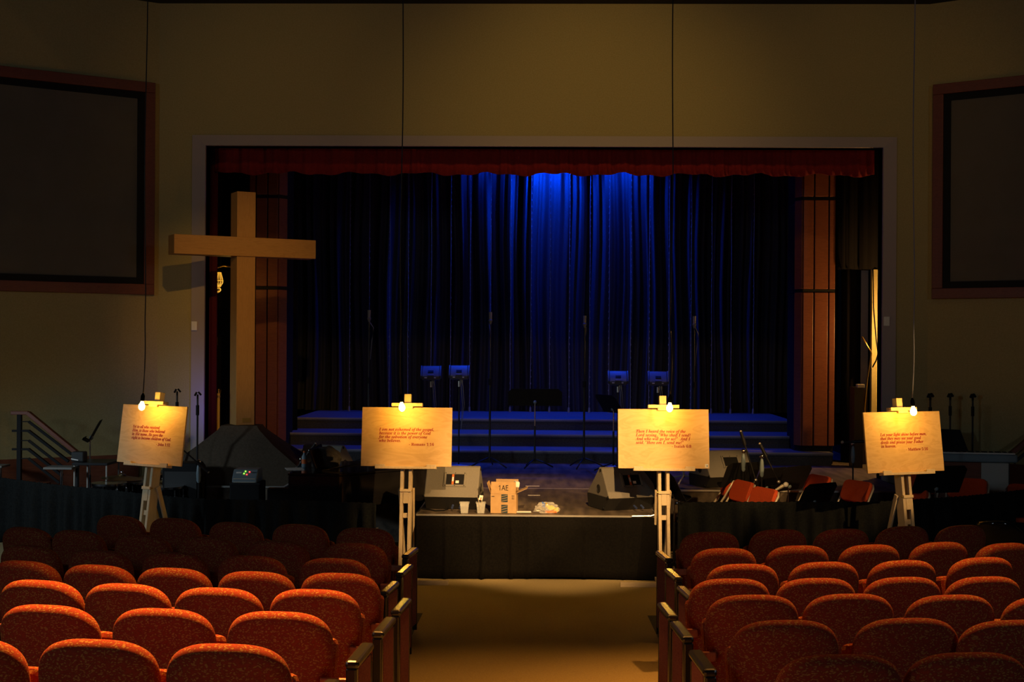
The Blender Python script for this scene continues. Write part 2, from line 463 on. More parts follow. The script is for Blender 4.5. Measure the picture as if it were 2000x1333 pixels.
# black masking drapes in the wings
for a, b, y, z0, nm in ((-8, -3.75, 20.1, STAGE, 'left'), (4.55, 4.86, 19.2, STAGE, 'right')):
    fo = folds(a, b, .03, .3, .1, 11)
    c = MB().grid([[(x, y + dy, z) for x, dy in fo] for z in (z0, 2, 4, 6.9)]).build('masking_drape', 'black_void', smooth='all', thick=.01)
    tag(c, 'black masking drape closing the %s wing behind the wood pilaster' % nm, 'curtain')
fo = folds(4.4, 8, .03, .3, .1, 12)
c = MB().grid([[(x, 18.9 + dy, z) for x, dy in fo] for z in (3.52, 4.5, 6.9)]).build('masking_border', 'black_void', smooth='all', thick=.01)
tag(c, 'short black border drape above the lit doorway of the right wing', 'curtain')

# string lights hanging in front of the curtain
principled('strand_cord', (.26, .26, .30), .5)
def strand_proto():
    m = MB(); pts = [(0, 0, 0)]
    L = 5.4
    m.tube([(.004 * math.sin(k * .9), 0, .02 + L * k / 24) for k in range(25)], .0065, 6)
    o = m.build('string_light', 'black_metal')
    m2 = MB()
    for k in range(45): m2.cyl((0, -.006, .15 + k * .115), (0, -.006, .18 + k * .115), .010, .007, 6)
    m2.build('bulbs', 'strand_cord', o)['kind'] = 'stuff'
    MB().cyl((0, 0, 0), (0, 0, .09), .022, .016, 8).build('plug', 'blue_plate', o)
    return o
strand_px = [683, 721, 761, 797, 842, 880, 918, 958, 997, 1037, 1074, 1112, 1152, 1190, 1232, 1268, 1307, 1350, 1390, 1428, 1472]
sp = strand_proto()
sp.data.materials.clear(); sp.data.materials.append(MATS['strand_cord'])
for i, px in enumerate(strand_px):
    o = sp if i == 0 else copy_tree(sp)
    p = aty(px, 600, 22.45)
    o.location = (p.x, 22.45, 1.19)
    o.rotation_euler = (0, 0, random.uniform(0, 6))
    tag(o, 'thin unlit string light strand, %s from the left before the stage curtain' % ORD[i], 'string light', 'string light strands before the curtain')

# ---------------------------------------------------------------- choir steps
tiers = [(18.7, .84, -4.05, 4.3, 'lowest'), (19.5, 1.02, -3.95, 4.2, 'middle'), (20.5, 1.19, -3.85, 4.1, 'topmost')]
for i, (y, z, xa, xb, nm) in enumerate(tiers):
    y1 = (19.47, 20.47, 22.75)[i]
    t = thing('choir_step', 'wide black carpeted choir step, %s of the three at the back' % nm, 'step', (0, y, STAGE), group='choir steps')
    MB().box(((xa + xb) / 2, (y1 - y) / 2, (z - STAGE) / 2 - .02), (xb - xa, y1 - y, z - STAGE - .04)).build('riser', 'riser_cloth', t)
    MB().box(((xa + xb) / 2, (y1 - y) / 2 - .01, z - STAGE - .02), (xb - xa + .03, y1 - y + .03, .04)).build('tread', 'step_carpet', t)
    MB().box(((xa + xb) / 2, -.022, z - STAGE - .008), (xb - xa + .03, .034, .022)).build('edge_strip', 'nosing', t)

# ---------------------------------------------------------------- pilasters
def pilaster(px0, px1, pxc, y, sgn, nm):
    xa, xb, xc = aty(px0, 600, y).x, aty(px1, 600, y).x, aty(pxc, 600, y).x   # flat face xa..xb, chamfer to xc
    x_out, x_in = (xa, xb) if sgn < 0 else (xb, xa)
    t = thing('wood_pilaster', 'tall red-brown panelled wood pilaster with black bands, %s of the curtain' % nm, 'pilaster', ((xa + xb) / 2, y, STAGE), group='stage pilasters')
    cx = (xa + xb) / 2
    za, zb = .24, 4.9
    dep = .75
    outline = [(xa - cx, 0), (xb - cx, 0)]
    if sgn < 0: outline = [(xa - cx, 0), (xb - cx, 0), (xc - cx, .16), (xc - cx, dep), (xa - cx, dep)]
    else: outline = [(xc - cx, .16), (xa - cx, 0), (xb - cx, 0), (xb - cx, dep), (xc - cx, dep)]
    MB().prism([(x * .97, .03 + yy * .97) for x, yy in outline], 0, zb).build('core', 'matte_black', t)
    bands = [za, 2.545, 3.905, zb]
    W = xb - xa
    # panels: narrow, wide, medium (mirrored on the right)
    fr = [0, .2, .24, .62, .66, 1.0] if sgn < 0 else [0, .32, .36, .78, .82, 1.0]
    for z0, z1 in zip(bands, bands[1:]):
        for k in (0, 2, 4):
            a, b = xa - cx + W * fr[k], xa - cx + W * fr[k + 1]
            MB().box(((a + b) / 2, 0, (z0 + z1) / 2), (b - a, .05, z1 - z0 - .05)).build('panel', 'dark_wood', t, bevel=.008)
        m = MB()
        p0, p1 = ((xb - cx, 0), (xc - cx, .16)) if sgn < 0 else ((xa - cx, 0), (xc - cx, .16))
        m.bar((lerp(p0[0], p1[0], .5), .08, z0 + .025), (lerp(p0[0], p1[0], .5), .08, z1 - .025), .001, .001)
        m.bm.clear()
        dx, dy = p1[0] - p0[0], p1[1] - p0[1]; L = math.hypot(dx, dy)
        m.box(((p0[0] + p1[0]) / 2, (p0[1] + p1[1]) / 2, (z0 + z1) / 2), (L * .94, .04, z1 - z0 - .05), (0, 0, math.atan2(dy, dx)))
        m.build('corner_panel', 'dark_wood', t, bevel=.006)
    for z in bands[1:3]:
        m = MB().prism([(x * 1.005, -.005 + yy * 1.01) for x, yy in outline], z - .022, z + .022)
        m.build('band', 'matte_black', t)
pilaster(487, 542, 555, 18.9, -1, 'left')
pilaster(1568, 1630, 1557, 18.9, 1, 'right')

# ---------------------------------------------------------------- thrust platform
PX0, PX1, PF = -1.215, 1.235, 13.12
t = thing('thrust_platform', 'low stage platform with black cloth front at the end of the aisle', 'platform', (0, PF, 0))
MB().box((( PX0 + PX1) / 2, 1.185, STAGE - .03), (PX1 - PX0, 2.37, .056)).build('deck', 'stage_black', t)
m = MB()
m.box(((PX0 + PX1) / 2, -.006, STAGE - .010), (PX1 - PX0 + .02, .012, .018)); m.box((PX0 - .004, 1.18, STAGE - .010), (.012, 2.36, .018)); m.box((PX1 + .004, 1.18, STAGE - .010), (.012, 2.36, .018))
m.build('edge_strip', 'aluminium', t)
m = MB(); n = 150; rows = []
rnd = random.Random(2)
for z, f in ((STAGE - .020, 0), (.5, .5), (.25, .8), (.1, 1), (.012, 1)):
    row = []
    for k in range(n + 1):
        x = lerp(PX0 - .012, PX1 + .012, k / n)
        fold = sum(math.exp(-((x - c_ - .02 * math.sin(z * 5)) / .018) ** 2) * h for c_, h in ((-.93, .018), (-.55, .03), (-.25, .024), (-.08, .012), (.5, .012), (.9, .01)))
        row.append((x, -.02 - fold * 1.6 * (.4 + .6 * f) - .012 * math.sin(x * 5 + z * 3) * f - .01, z + (.02 * math.sin(x * 3 + .6) * (z < .05))))
    rows.append(row)
m.grid(rows)
m.grid([[(PX0 - .012, yy, z) for yy in (-.03, .6, 1.2, 1.8, 2.37)] for z in (STAGE - .035, .3, .01)])
m.grid([[(PX1 + .012, yy, z) for yy in (-.03, .6, 1.2, 1.8, 2.37)] for z in (STAGE - .035, .3, .01)])
m.build('cloth_skirt', 'black_cloth', t, smooth='all', thick=.004)
m = MB().tube([(PX1 - .25, -.02, STAGE - .005), (PX1 - .06, -.03, STAGE), (PX1 + .0, -.03, STAGE + .02), (PX1 + .02, -.02, STAGE + .06)], .011, 8)
m.build('edge_handle', 'aluminium', t, smooth=True)
# tape marks
for px, py, w, h, nm in ((1040, 950, .17, .025, 'far'), (1043, 968, .14, .05, 'near')):
    p = atz(px, py, STAGE + .001)
    o = MB().box((0, 0, .0015), (w, h, .003)).build('tape_mark', 'tape_white', loc=p - Vector((0, 0, .001)))
    tag(o, 'short white tape strip on the stage floor, the %s of two' % ('farther' if nm == 'far' else 'nearer'), 'tape', 'tape marks on the stage floor')
# wooden laths on the floor are the easels' base bars (built with the easels)

# ---------------------------------------------------------------- orchestra skirts
def skirt(pts, label, amp, seed, top=.76):
    # pts: (x, y) polyline, smoothed
    P_ = []
    for i in range(len(pts) - 1):
        p0 = Vector(pts[max(i - 1, 0)]); p1 = Vector(pts[i]); p2 = Vector(pts[i + 1]); p3 = Vector(pts[min(i + 2, len(pts) - 1)])
        for k in range(20):
            u = k / 20
            P_.append(.5 * ((2 * p1) + (p2 - p0) * u + (2 * p0 - 5 * p1 + 4 * p2 - p3) * u * u + (3 * p1 - p0 - 3 * p2 + p3) * u ** 3))
    P_.append(Vector(pts[-1]))
    # resample
    d = [0]
    for a, b in zip(P_, P_[1:]): d.append(d[-1] + (b - a).length)
    L = d[-1]; n = int(L / .018); S = []; k = 0
    for i in range(n + 1):
        s_ = L * i / n
        while k < len(d) - 2 and d[k + 1] < s_: k += 1
        u = (s_ - d[k]) / max(1e-6, d[k + 1] - d[k]); p = P_[k].lerp(P_[k + 1], u); tt = (P_[k + 1] - P_[k]).normalized()
        S.append((p, Vector((tt.y, -tt.x)), s_))
    rnd = random.Random(seed); ph = [rnd.uniform(0, 6) for _ in range(6)]
    def w(s_):
        return .5 * math.sin(s_ * 38 + ph[0] + 1.5 * math.sin(s_ * 3 + ph[1])) + .5 * math.sin(s_ * 21 + ph[2] + 2 * math.sin(s_ * 1.7 + ph[3]))
    rows = []
    for z, a in ((top + .012, .15), (top, .35), (top - .05, .25), (top - .07, .5), (top - .2, .9), (top - .4, 1), (.2, 1), (.01, 1)):
        rows.append([(p.x + nn.x * amp * a * w(s_), p.y + nn.y * amp * a * w(s_), z + (.004 * math.sin(s_ * 90) if z > top else 0)) for p, nn, s_ in S])
    t = thing('pipe_and_drape', label, 'drape', (S[len(S) // 2][0].x, S[len(S) // 2][0].y, 0), group='low black drapes before the stage')
    inv = Matrix.Translation(-Vector(t.location))
    m = MB().grid([[inv @ Vector(p) for p in r] for r in rows]); m.build('cloth', 'skirt_cloth', t, smooth='all', thick=.006)
    m = MB().tube([inv @ Vector((p.x - nn.x * .03, p.y - nn.y * .03, top - .02)) for p, nn, s_ in S[::12]], .014, 8); m.build('rail', 'black_metal', t, smooth=True)
    for f in (.02, .25, .5, .75, .98):
        p, nn, _ = S[int(f * (len(S) - 1))]
        q = inv @ Vector((p.x - nn.x * .045, p.y - nn.y * .045, 0))
        m = MB().cyl(q, q + Vector((0, 0, top - .02)), .014, seg=8); m.cyl(q, q + Vector((0, 0, .01)), .12, seg=16); m.build('post', 'black_metal', t, smooth=True)
def gp(px, py): p = atz(px, py, .76); return (p.x, p.y)
skirt([gp(-40, 930), gp(100, 948), gp(190, 957), gp(290, 968), gp(400, 977), gp(600, 981), gp(735, 986)], 'low black gathered drape rail left of the platform, teal tinted at far left', .05, 4)
skirt([gp(1325, 984), gp(1500, 983), gp(1700, 983), gp(1800, 977), gp(1900, 970), gp(2060, 952)], 'low black gathered drape rail right of the platform', .045, 9)

# ---------------------------------------------------------------- theatre seats
def seat_outline():
    a, b, zc, n = .2475, .19, .69, 3.0
    pts = []
    for k in range(33):
        th = math.pi * k / 32
        c_, s_ = math.cos(th), math.sin(th)
        pts.append((a * math.copysign(abs(c_) ** (2 / n), c_), zc + b * abs(s_) ** (2 / n)))
    for k in range(1, 8): pts.append((-lerp(a, .222, k / 8), lerp(zc, .47, k / 8)))
    r = .06
    for k in range(7):
        th = math.pi + math.pi / 2 * k / 6
        pts.append((-.222 + r + r * math.cos(th), .44 + r * math.sin(th)))
    for k in range(7):
        th = 1.5 * math.pi + math.pi / 2 * k / 6
        pts.append((.222 - r + r * math.cos(th), .44 + r * math.sin(th)))
    for k in range(7, 0, -1): pts.append((lerp(a, .222, k / 8), lerp(zc, .47, k / 8)))
    return pts
def backrest():
    m = MB(); out = seat_outline(); c_ = Vector((0, .64))
    rings = []
    prof = [(-1.07, .04), (-1.05, .25), (-1.02, .44), (-.985, .62), (-.94, .78), (-.85, .875), (-.68, .945), (-.42, .985), (-.1, 1), (.25, .99), (.55, .955), (.8, .88), (.94, .75), (1, .55), (1.04, .3), (1.05, .05)]
    for f, s_ in prof:
        ring = []
        for x, z in out:
            d_ = Vector((x, z)) - c_
            q = Vector((x, z)) - d_.normalized() * (1 - s_) * .26 if s_ > .5 else c_ + d_ * s_ * .92
            yy = .066 * f + .35 * q.x * q.x - (.88 - q.y) * -.19 + .02
            ring.append(m.bm.verts.new((q.x, yy, q.y)))
        rings.append(ring)
    rr = [r for r in rings if r]
    for a, b in zip(rr, rr[1:]):
        for k in range(len(a)): m.bm.faces.new((a[k], a[(k + 1) % len(a)], b[(k + 1) % len(a)], b[k]))
    m.bm.faces.new(rr[0]); m.bm.faces.new(rr[-1][::-1])
    return m
def make_seat(aisle, outer):
    t = thing('theatre_seat', 'x', 'theatre seat', (0, 0, 0), group='red patterned theatre seats')
    backrest().build('backrest', 'seat_fabric', t, smooth='all')
    # tipped-up cushion
    m = MB().box((0, .20, .52), (.45, .11, .40), (R(-16), 0, 0)); m.build('seat_cushion', 'seat_fabric', t, bevel=.03)
    m = MB(); m.box((0, .16, .25), (.05, .18, .30)); m.box((0, .16, .05), (.24, .26, .04)); m.box((0, .13, .40), (.40, .05, .05)); m.build('pedestal', 'black_metal', t, bevel=.004)
    m = MB().box((outer * .261, .22, .60), (.026, .3, .035)); m.build('armrest', 'arm_wood', t, bevel=.008)
    m = MB().box((outer * .261, .16, .31), (.018, .06, .56)); m.box((outer * .261, .16, .012), (.024, .26, .024)); m.build('arm_post', 'black_metal', t)
    if aisle:
        x = aisle * .37
        MB().box((x, .115, .36), (.035, .25, .58)).build('end_panel', 'panel_fabric', t, bevel=.006)
        MB().box((x - aisle * .01, -.035, .33), (.05, .05, .64)).build('panel_post', 'armrest_black', t, bevel=.008)
        MB().box((x, .248, .33), (.04, .016, .63)).build('panel_edge', 'armrest_black', t, bevel=.006)
        MB().box((x - aisle * .005, .10, .672), (.066, .34, .036), (R(1.5), 0, 0)).build('aisle_armrest', 'armrest_black', t, bevel=.015)
        MB().box((x - aisle * .09, .02, .56), (.16, .03, .05)).build('arm_bracket', 'arm_wood', t, bevel=.008)
    return t
rowsL = [[(710, 1032), (582, 1025), (455, 1021), (335, 1013), (228, 1008)], [(690, 1062), (538, 1057), (400, 1050), (272, 1046), (145, 1037), (45, 1031)],
         [(650, 1092), (487, 1087), (335, 1080), (187, 1075), (50, 1066)], [(660, 1121), (495, 1118), (333, 1111), (185, 1105), (40, 1097)],
         [(610, 1153), (420, 1150), (240, 1142), (70, 1135)], [(540, 1197), (310, 1191), (85, 1184)], [(437, 1261), (180, 1252), (-78, 1247)]]
rowsR = [[(1390, 1040), (1525, 1035), (1650, 1034), (1770, 1029), (1885, 1027)], [(1418, 1072), (1563, 1067), (1705, 1065), (1842, 1060), (1970, 1062)],
         [(1455, 1103), (1615, 1099), (1770, 1096), (1925, 1090)], [(1430, 1132), (1600, 1131), (1770, 1129), (1930, 1128)],
         [(1475, 1164), (1665, 1162), (1865, 1164), (2055, 1166)], [(1540, 1214), (1780, 1210), (1985, 1214)], [(1648, 1282), (1900, 1278)]]
ROWZ = [.917, .937, .978, 1.044, 1.123, 1.197, 1.264]
ROWN = ['front row', 'second row from stage', 'third row from stage', 'fourth row from stage', 'fifth row from stage', 'sixth row from stage', 'rearmost row']
protos = {(1, 0): make_seat(0, -1), (-1, 0): make_seat(0, 1), (1, 1): make_seat(1, -1), (-1, 1): make_seat(-1, 1)}
used = set()
for side, rws in ((1, rowsL), (-1, rowsR)):      # aisle lies towards +x for the left block
    for r, row in enumerate(rws):
        for k, (px, py) in enumerate(row):
            key = (side, int(k == 0))
            p = atz(px, py, ROWZ[r])
            o = protos[key] if key not in used else copy_tree(protos[key])
            used.add(key)
            ang = math.atan2(p.x, 20.0 - p.y)     # turn to face the middle of the stage
            o.location = (p.x, p.y, ROWZ[r] - .88); o.rotation_euler = (0, 0, ang)
            pos = 'beside the aisle' if k == 0 else ORD[k] + ' from the aisle'
            tag(o, 'red gold-flecked theatre seat, %s, %s, %s block' % (pos, ROWN[r], 'left' if side > 0 else 'right'), 'theatre seat', 'red patterned theatre seats')

# ---------------------------------------------------------------- easels, boards, bulbs
def it(s):
    return ''.join(chr(0x1D468 + ord(c_) - 65) if 'A' <= c_ <= 'Z' else chr(0x1D482 + ord(c_) - 97) if 'a' <= c_ <= 'z' else c_ for c_ in s)
def bd(s):
    return ''.join(chr(0x1D400 + ord(c_) - 65) if 'A' <= c_ <= 'Z' else chr(0x1D41A + ord(c_) - 97) if 'a' <= c_ <= 'z' else chr(0x1D7CE + ord(c_) - 48) if '0' <= c_ <= '9' else c_ for c_ in s)
def text_mesh(body, size, align='LEFT', space=1.0, extrude=.0006, bold=0):
    cu = bpy.data.curves.new('txt', 'FONT'); cu.body = body; cu.size = size; cu.align_x = align; cu.space_line = space; cu.extrude = extrude
    cu.resolution_u = 3; cu.offset = bold
    o = bpy.data.objects.new('txt', cu); C.objects.link(o)
    dg = bpy.context.evaluated_depsgraph_get(); dg.update()
    me = bpy.data.meshes.new_from_object(o.evaluated_get(dg))
    bpy.data.objects.remove(o); bpy.data.curves.remove(cu)
    return me
def text_part(name, pieces, mat, parent, M):
    # pieces: list of (mesh, offset); laid in the local xy plane, then M
    bm = bmesh.new()
    for me, off in pieces:
        n0 = len(bm.verts); bm.from_mesh(me); bm.verts.ensure_lookup_table()
        for v in bm.verts[n0:]: v.co += Vector(off)
    bm.transform(M)
    me = bpy.data.meshes.new(name); bm.to_mesh(me); bm.free(); me.materials.append(MATS[mat])
    o = bpy.data.objects.new(name, me); C.objects.link(o); o.parent = parent
    return o
LEAN = R(8)
BW, BH = .92, .60
TRAY = 1.17    # height along the mast of the tray top
def make_easel(label, loc, rz):
    t = thing('easel', label, 'easel', loc, rz, 'pine display easels')
    def mp(x, y, s_):   # along the leaning mast
        return Vector((x, y * math.cos(LEAN) + s_ * math.sin(LEAN), s_ * math.cos(LEAN) - y * math.sin(LEAN)))
    LM = Matrix.Rotation(-LEAN, 3, 'X')
    for s_ in (-1, 1):
        m = MB().box(mp(s_ * .042, .045, .80), (.032, .11, 1.5), LM); m.build('mast_rail', 'pine', t, bevel=.003)
    m = MB().box(mp(0, .03, 1.50), (.05, .06, .5), LM); m.box(mp(0, .03, 1.845), (.07, .07, .13), LM); m.build('slide_post', 'pine', t, bevel=.003)
    for hh, yy, ss in ((.86, 0, (.052, .03, .12)), (.93, -.012, (.118, .03, .03)), (.68, .03, (.05, .05, .05))): MB().box(mp(0, yy, hh), ss, LM).build('mast_block', 'pine', t, bevel=.003)
    m = MB().box(mp(0, -.035, TRAY - .0125), (.62, .075, .025), LM)
    for s_ in (-1, 1): m.box(mp(s_ * .26, -.063, TRAY + .008), (.10, .016, .026), LM)
    m.build('tray', 'pine', t, bevel=.003)
    m = MB().box(mp(0, -.03, TRAY + BH + .026), (.315, .075, .034), LM); m.box(mp(.0, -.045, TRAY + BH + .0), (.12, .022, .03), LM); m.build('top_clamp', 'pine', t, bevel=.003)
    m = MB().cyl(mp(-.07, .0, .93), mp(.07, .0, .93), .008, seg=8); m.build('bolt', 'brass', t)
    for s_ in (-1, 1):
        m = MB().bar(mp(s_ * .072, .07, .95), (s_ * .044, .50, .05), .022, .05); m.build('rear_strut', 'pine', t, bevel=.003)
        m = MB().bar((s_ * .042, -.02, .025), (s_ * .042, .50, .025), .05, .03); m.build('floor_runner', 'pine', t)
    m = MB().box((0, -.03, .024), (.90, .05, .047)); m.build('base_bar', 'floor_lath', t, bevel=.003)
    return t, mp, LM
BOARDS = [
    (270, 13.0, -30, 'Yet to all who received\nHim, to those who believed\nin His name, He gave the\nright to become children of God.', '- John 1:12', 'John 1:12', 'leftmost', .018),
    (790, 12.95, -1, 'I am not ashamed of the gospel,\nbecause it is the power of God\nfor the salvation of everyone\nwho believes.', '- Romans 1:16', 'Romans 1:16', '', 0),
    (1300, 12.95, 1.5, 'Then I heard the voice of the\nLord saying, "Who shall I send?\nAnd who will go for us?"  And I\nsaid, "Here am I, send me!"', '- Isaiah 6:8', 'Isaiah 6:8', '', 0),
    (1788, 12.8, 22, 'Let your light shine before men,\nthat they may see your good\ndeeds and praise your Father\nin heaven.', '- Matthew 5:16', 'Matthew 5:16', 'rightmost', 0)]
EAS = ['wooden easel turned left, leftmost of the four, before the left drape', 'wooden easel by the left corner of the platform beside the aisle',
       'wooden easel by the right corner of the platform beside the aisle', 'wooden easel turned right, rightmost of the four, before the right drape']
BULB = [(277, 793, 288, -.0), (785, 795, 787, 0), (1308, 796, 1315, 0), (1784, 803, 1787, 0)]
for i, (px, Y, rz, verse, ref, refname, posn, extra) in enumerate(BOARDS):
    X = aty(px, 905, Y - .15).x
    loc = Vector((X, Y - .16, 0))
    es, mp, LM = make_easel(EAS[i], loc, R(rz))
    root = Matrix.Translation(loc) @ Matrix.Rotation(R(rz), 4, 'Z')
    b0 = root @ mp(0, -.018, TRAY)
    b = thing('plywood_sign', 'plywood sign on an easel with red lettering ending %s' % refname, 'sign', b0, 0, 'plywood verse signs')
    b.rotation_euler = (root.to_3x3() @ LM).to_euler()
    MB().box((0, 0, BH / 2 + .001), (BW, .018, BH)).build('board', 'plywood', b, bevel=.002)
    fs, ls = .0435, .038
    v = text_mesh(it(verse), fs, 'LEFT', ls / fs, bold=.0005); rf = text_mesh(bd(ref), fs * .93, 'RIGHT', bold=.0003)
    T = Matrix.Translation((0, -.0098, 0)) @ Matrix.Rotation(R(90), 4, 'X')
    text_part('verse_lettering', [(v, (-BW / 2 + .18, BH - .238, 0))], 'red_ink', b, T); text_part('reference_lettering', [(rf, (-BW / 2 + .74, BH - .388 - extra, 0))], 'red_ink', b, T)
    if i == 2:
        MB().box((BW / 2 - .028, -.0095, .03), (.032, .001, .038)).build('sticker', 'white_paper', b)
        MB().box((BW / 2 - .024, -.0102, .028), (.012, .0008, .016)).build('sticker_mark', 'bluegrey_plastic', b)
    # hanging bulb on a cord from the ceiling
    bx, by, tx, _ = BULB[i]
    nrm = root.to_3x3() @ Vector((0, -1, 0))
    yb = Y - .05 - .27 + .12
    bp = aty(bx, by, yb)
    tp = aty(tx, 0, yb)
    L = 6.87
    pb = thing('pendant_bulb', ['glowing bare bulb on a black cord over the leftmost sign', 'glowing bare bulb on a black cord over the sign left of the aisle', 'glowing bare bulb on a dark cord over the sign right of the aisle', 'glowing bare bulb on a cord coloured pale as if lit over the rightmost sign'][i], 'hanging bulb', (bp.x, bp.y, bp.z), 0, 'pendant bulbs over the signs')
    tilt = (-1, 1, -.5, 1)[i] * .10
    TM = Matrix.Rotation(tilt * -1, 4, 'Y')
    bm_ = MB().lathe([(.001, -.047), (.014, -.044), (.026, -.032), (.0315, -.014), (.030, .004), (.022, .024), (.015, .04), (.0135, .05)], M=TM)
    bm_.build('bulb', 'bulb_glow', pb, smooth='all')
    m = MB().lathe([(.0145, .047), (.019, .05), (.021, .07), (.020, .10), (.012, .118), (.006, .128)], M=TM, seg=16); m.build('socket', 'socket_black', pb, smooth=True)
    lb = point('bulb_light', (0, 0, -.012), 8, (1, .50, .055), .038); lb.parent = pb; lb.data.use_soft_falloff = False
    s0 = TM @ Vector((0, 0, .125))
    pts = []
    rnd = random.Random(30 + i)
    for k in range(41):
        u = k / 40; z = lerp(s0.z, L - bp.z, u)
        x = lerp(s0.x, tp.x - bp.x, min(1, (z / (tp.z - bp.z)))) + .018 * math.sin(u * 9 + i * 2) * min(1, u * 5) * (1 - u)
        if u < .14: x += (.02 if i in (2,) else -.012 if i == 1 else .012) * math.sin(u / .14 * math.pi)
        pts.append((x, 0, z))
    m = MB().tube(pts, .0058, 8); m.build('cord', 'cord_dark' if 'cord_dark' in MATS else 'strand_cord' if i == 3 else 'black_metal', pb, smooth='all')  # rightmost cord gets a paler colour to look lit

# ---------------------------------------------------------------- cross on its draped base
CB = Vector((-3.68, 15.95, STAGE))
t = thing('draped_pedestal', 'dark brown cloth-draped sloping pedestal under the wooden cross', 'pedestal', CB)
m = MB(); rows = []
for f, z in ((1, 0), (.72, .22), (.42, .48), (.23, .66), (.2, .71), (0.001, .712)):
    row = []
    for k in range(49):
        th = 2 * math.pi * k / 48
        q = max(abs(math.cos(th)), abs(math.sin(th)))
        wob = 1 + .04 * math.sin(th * 9) * f
        x, y = 1.12 * f * math.cos(th) / q * wob, .8 * f * math.sin(th) / q * wob
        row.append((x, max(-.4, min(.62, y)) if f > .3 else y, z))
    rows.append(row)
m.grid(rows); bmesh.ops.remove_doubles(m.bm, verts=m.bm.verts, dist=1e-5)
m.build('drape', 'drape_brown', t, smooth=True)
t = thing('wooden_cross', 'large oak cross standing on the draped pedestal left of the stage', 'cross', CB + Vector((0, 0, .715)), R(30))
MB().box((0, 0, 1.45), (.235, .27, 2.90)).build('upright', 'oak_vertical', t, bevel=.004)
MB().box((0, -.02, 2.215), (1.80, .285, .236)).build('crossbeam', 'oak_horizontal', t, bevel=.004)
m = MB().box((.01, -.137, .06), (.10, .006, .055)); o = m.build('plaque', 'brass', t); o['label'] = 'small brass plaque'

# ---------------------------------------------------------------- speakers
def wedge(label, loc, rz, w=.60, orange=True, depth=.62):
    t = thing('floor_monitor', label, 'speaker', loc, rz, 'wedge floor monitors')
    m = MB().prism([(0, .14), (.20, .44), (.26, .45), (.59, .14)], -w / 2, w / 2, 'yz'); m.build('cabinet', 'speaker_grey', t, bevel=.012)
    m = MB().prism([(.14, 0), (.004, .139), (.588, .139), (.56, 0)], -w / 2 + .003, w / 2 - .003, 'yz'); m.build('base', 'speaker_black', t, bevel=.004)
    ang = math.atan2(.20, .30)
    FM = Matrix.Rotation(-ang, 3, 'X')
    def fp(x, s_, off=0):
        return Vector((x, .20 * s_ + off * math.cos(ang) * -1, .14 + .30 * s_ + off * math.sin(ang)))
    m = MB()
    cx_, cw, chh = .03, .19, .125
    for dx, dz, sx_, sz_ in ((0, chh / 2 + .012, cw + .05, .024), (0, -chh / 2 - .012, cw + .05, .024), (-cw / 2 - .012, 0, .024, chh), (cw / 2 + .012, 0, .024, chh)):
        m.box(fp(cx_ + dx, .58 + dz / .369, .004), (sx_, .012, sz_), FM)
    pl = m.build('handle_plate', 'speaker_grey', t, bevel=.002)
    MB().box(fp(cx_, .58, .002), (cw, .006, chh), FM).build('handle_recess', 'matte_black', t)
    m = MB()
    for sx_ in (-1, 0, 1):
        for sz_ in (-1, 1): m.cyl(fp(cx_ + sx_ * .1, .58 + sz_ * .074 / .369, .009), fp(cx_ + sx_ * .1, .58 + sz_ * .074 / .369, .013), .005, seg=8)
    m.build('screws', 'matte_black', t)
    if orange:
        MB().box(fp(cx_ - .022, .58, .0065), (.022, .004, chh * .94), FM).build('orange_sticker', 'orange_label', t)
        MB().box(fp(cx_ - .022, .585, .009), (.016, .003, chh * .4), FM).build('sticker_text_patch', 'white_paper', t)
        MB().box(fp(cx_ + .025, .50, .0065), (.035, .004, .03), FM).build('recess_tag', 'white_paper', t)
    for s_ in (-1, 1):
        m = MB().lathe([(.045, 0), (.045, .006), (.038, .008), (.036, .003)], M=Matrix.Translation((s_ * w / 2, .27, .22)) @ Matrix.Rotation(R(90) * s_, 4, 'Y'), seg=18); m.build('pole_cup', 'speaker_black', t, smooth=True)
        for yy, zz in ((.03, .15), (.22, .42), (.14, .03)): MB().ball((s_ * w / 2, yy, zz), .016, seg=8).build('corner_cap', 'matte_black', t, smooth='all')
    m = MB().box((0, .43, .27), (w * .94, .012, .40), (R(45.5) , 0, 0)); m.build('grille', 'speaker_black', t)
    m = MB()
    for x in (.02, .10): m.cyl((x, .03, .055), (x, -.03, .035), .012, seg=8)
    m.build('cable_plugs', 'plug_blue', t)
    return t
p = atz(885, 996, STAGE)
wedge('grey wedge floor monitor on the platform left of the cardboard box', (p.x - .02, p.y - .10, STAGE), R(-4), .57)
p = atz(1232, 1000, STAGE)
wedge('grey wedge floor monitor on the platform at the right corner', (p.x + .03, p.y + .02, STAGE), R(21), .56)
wedge('grey wedge floor monitor on the main stage behind the red folding chairs', (aty(1430, 940, 15.7).x, 15.62, STAGE), R(20), .62, False)
wedge('dim wedge floor monitor on the stage behind the grand piano', (aty(615, 900, 16.0).x, 16.0, STAGE), R(-20), .56, False)

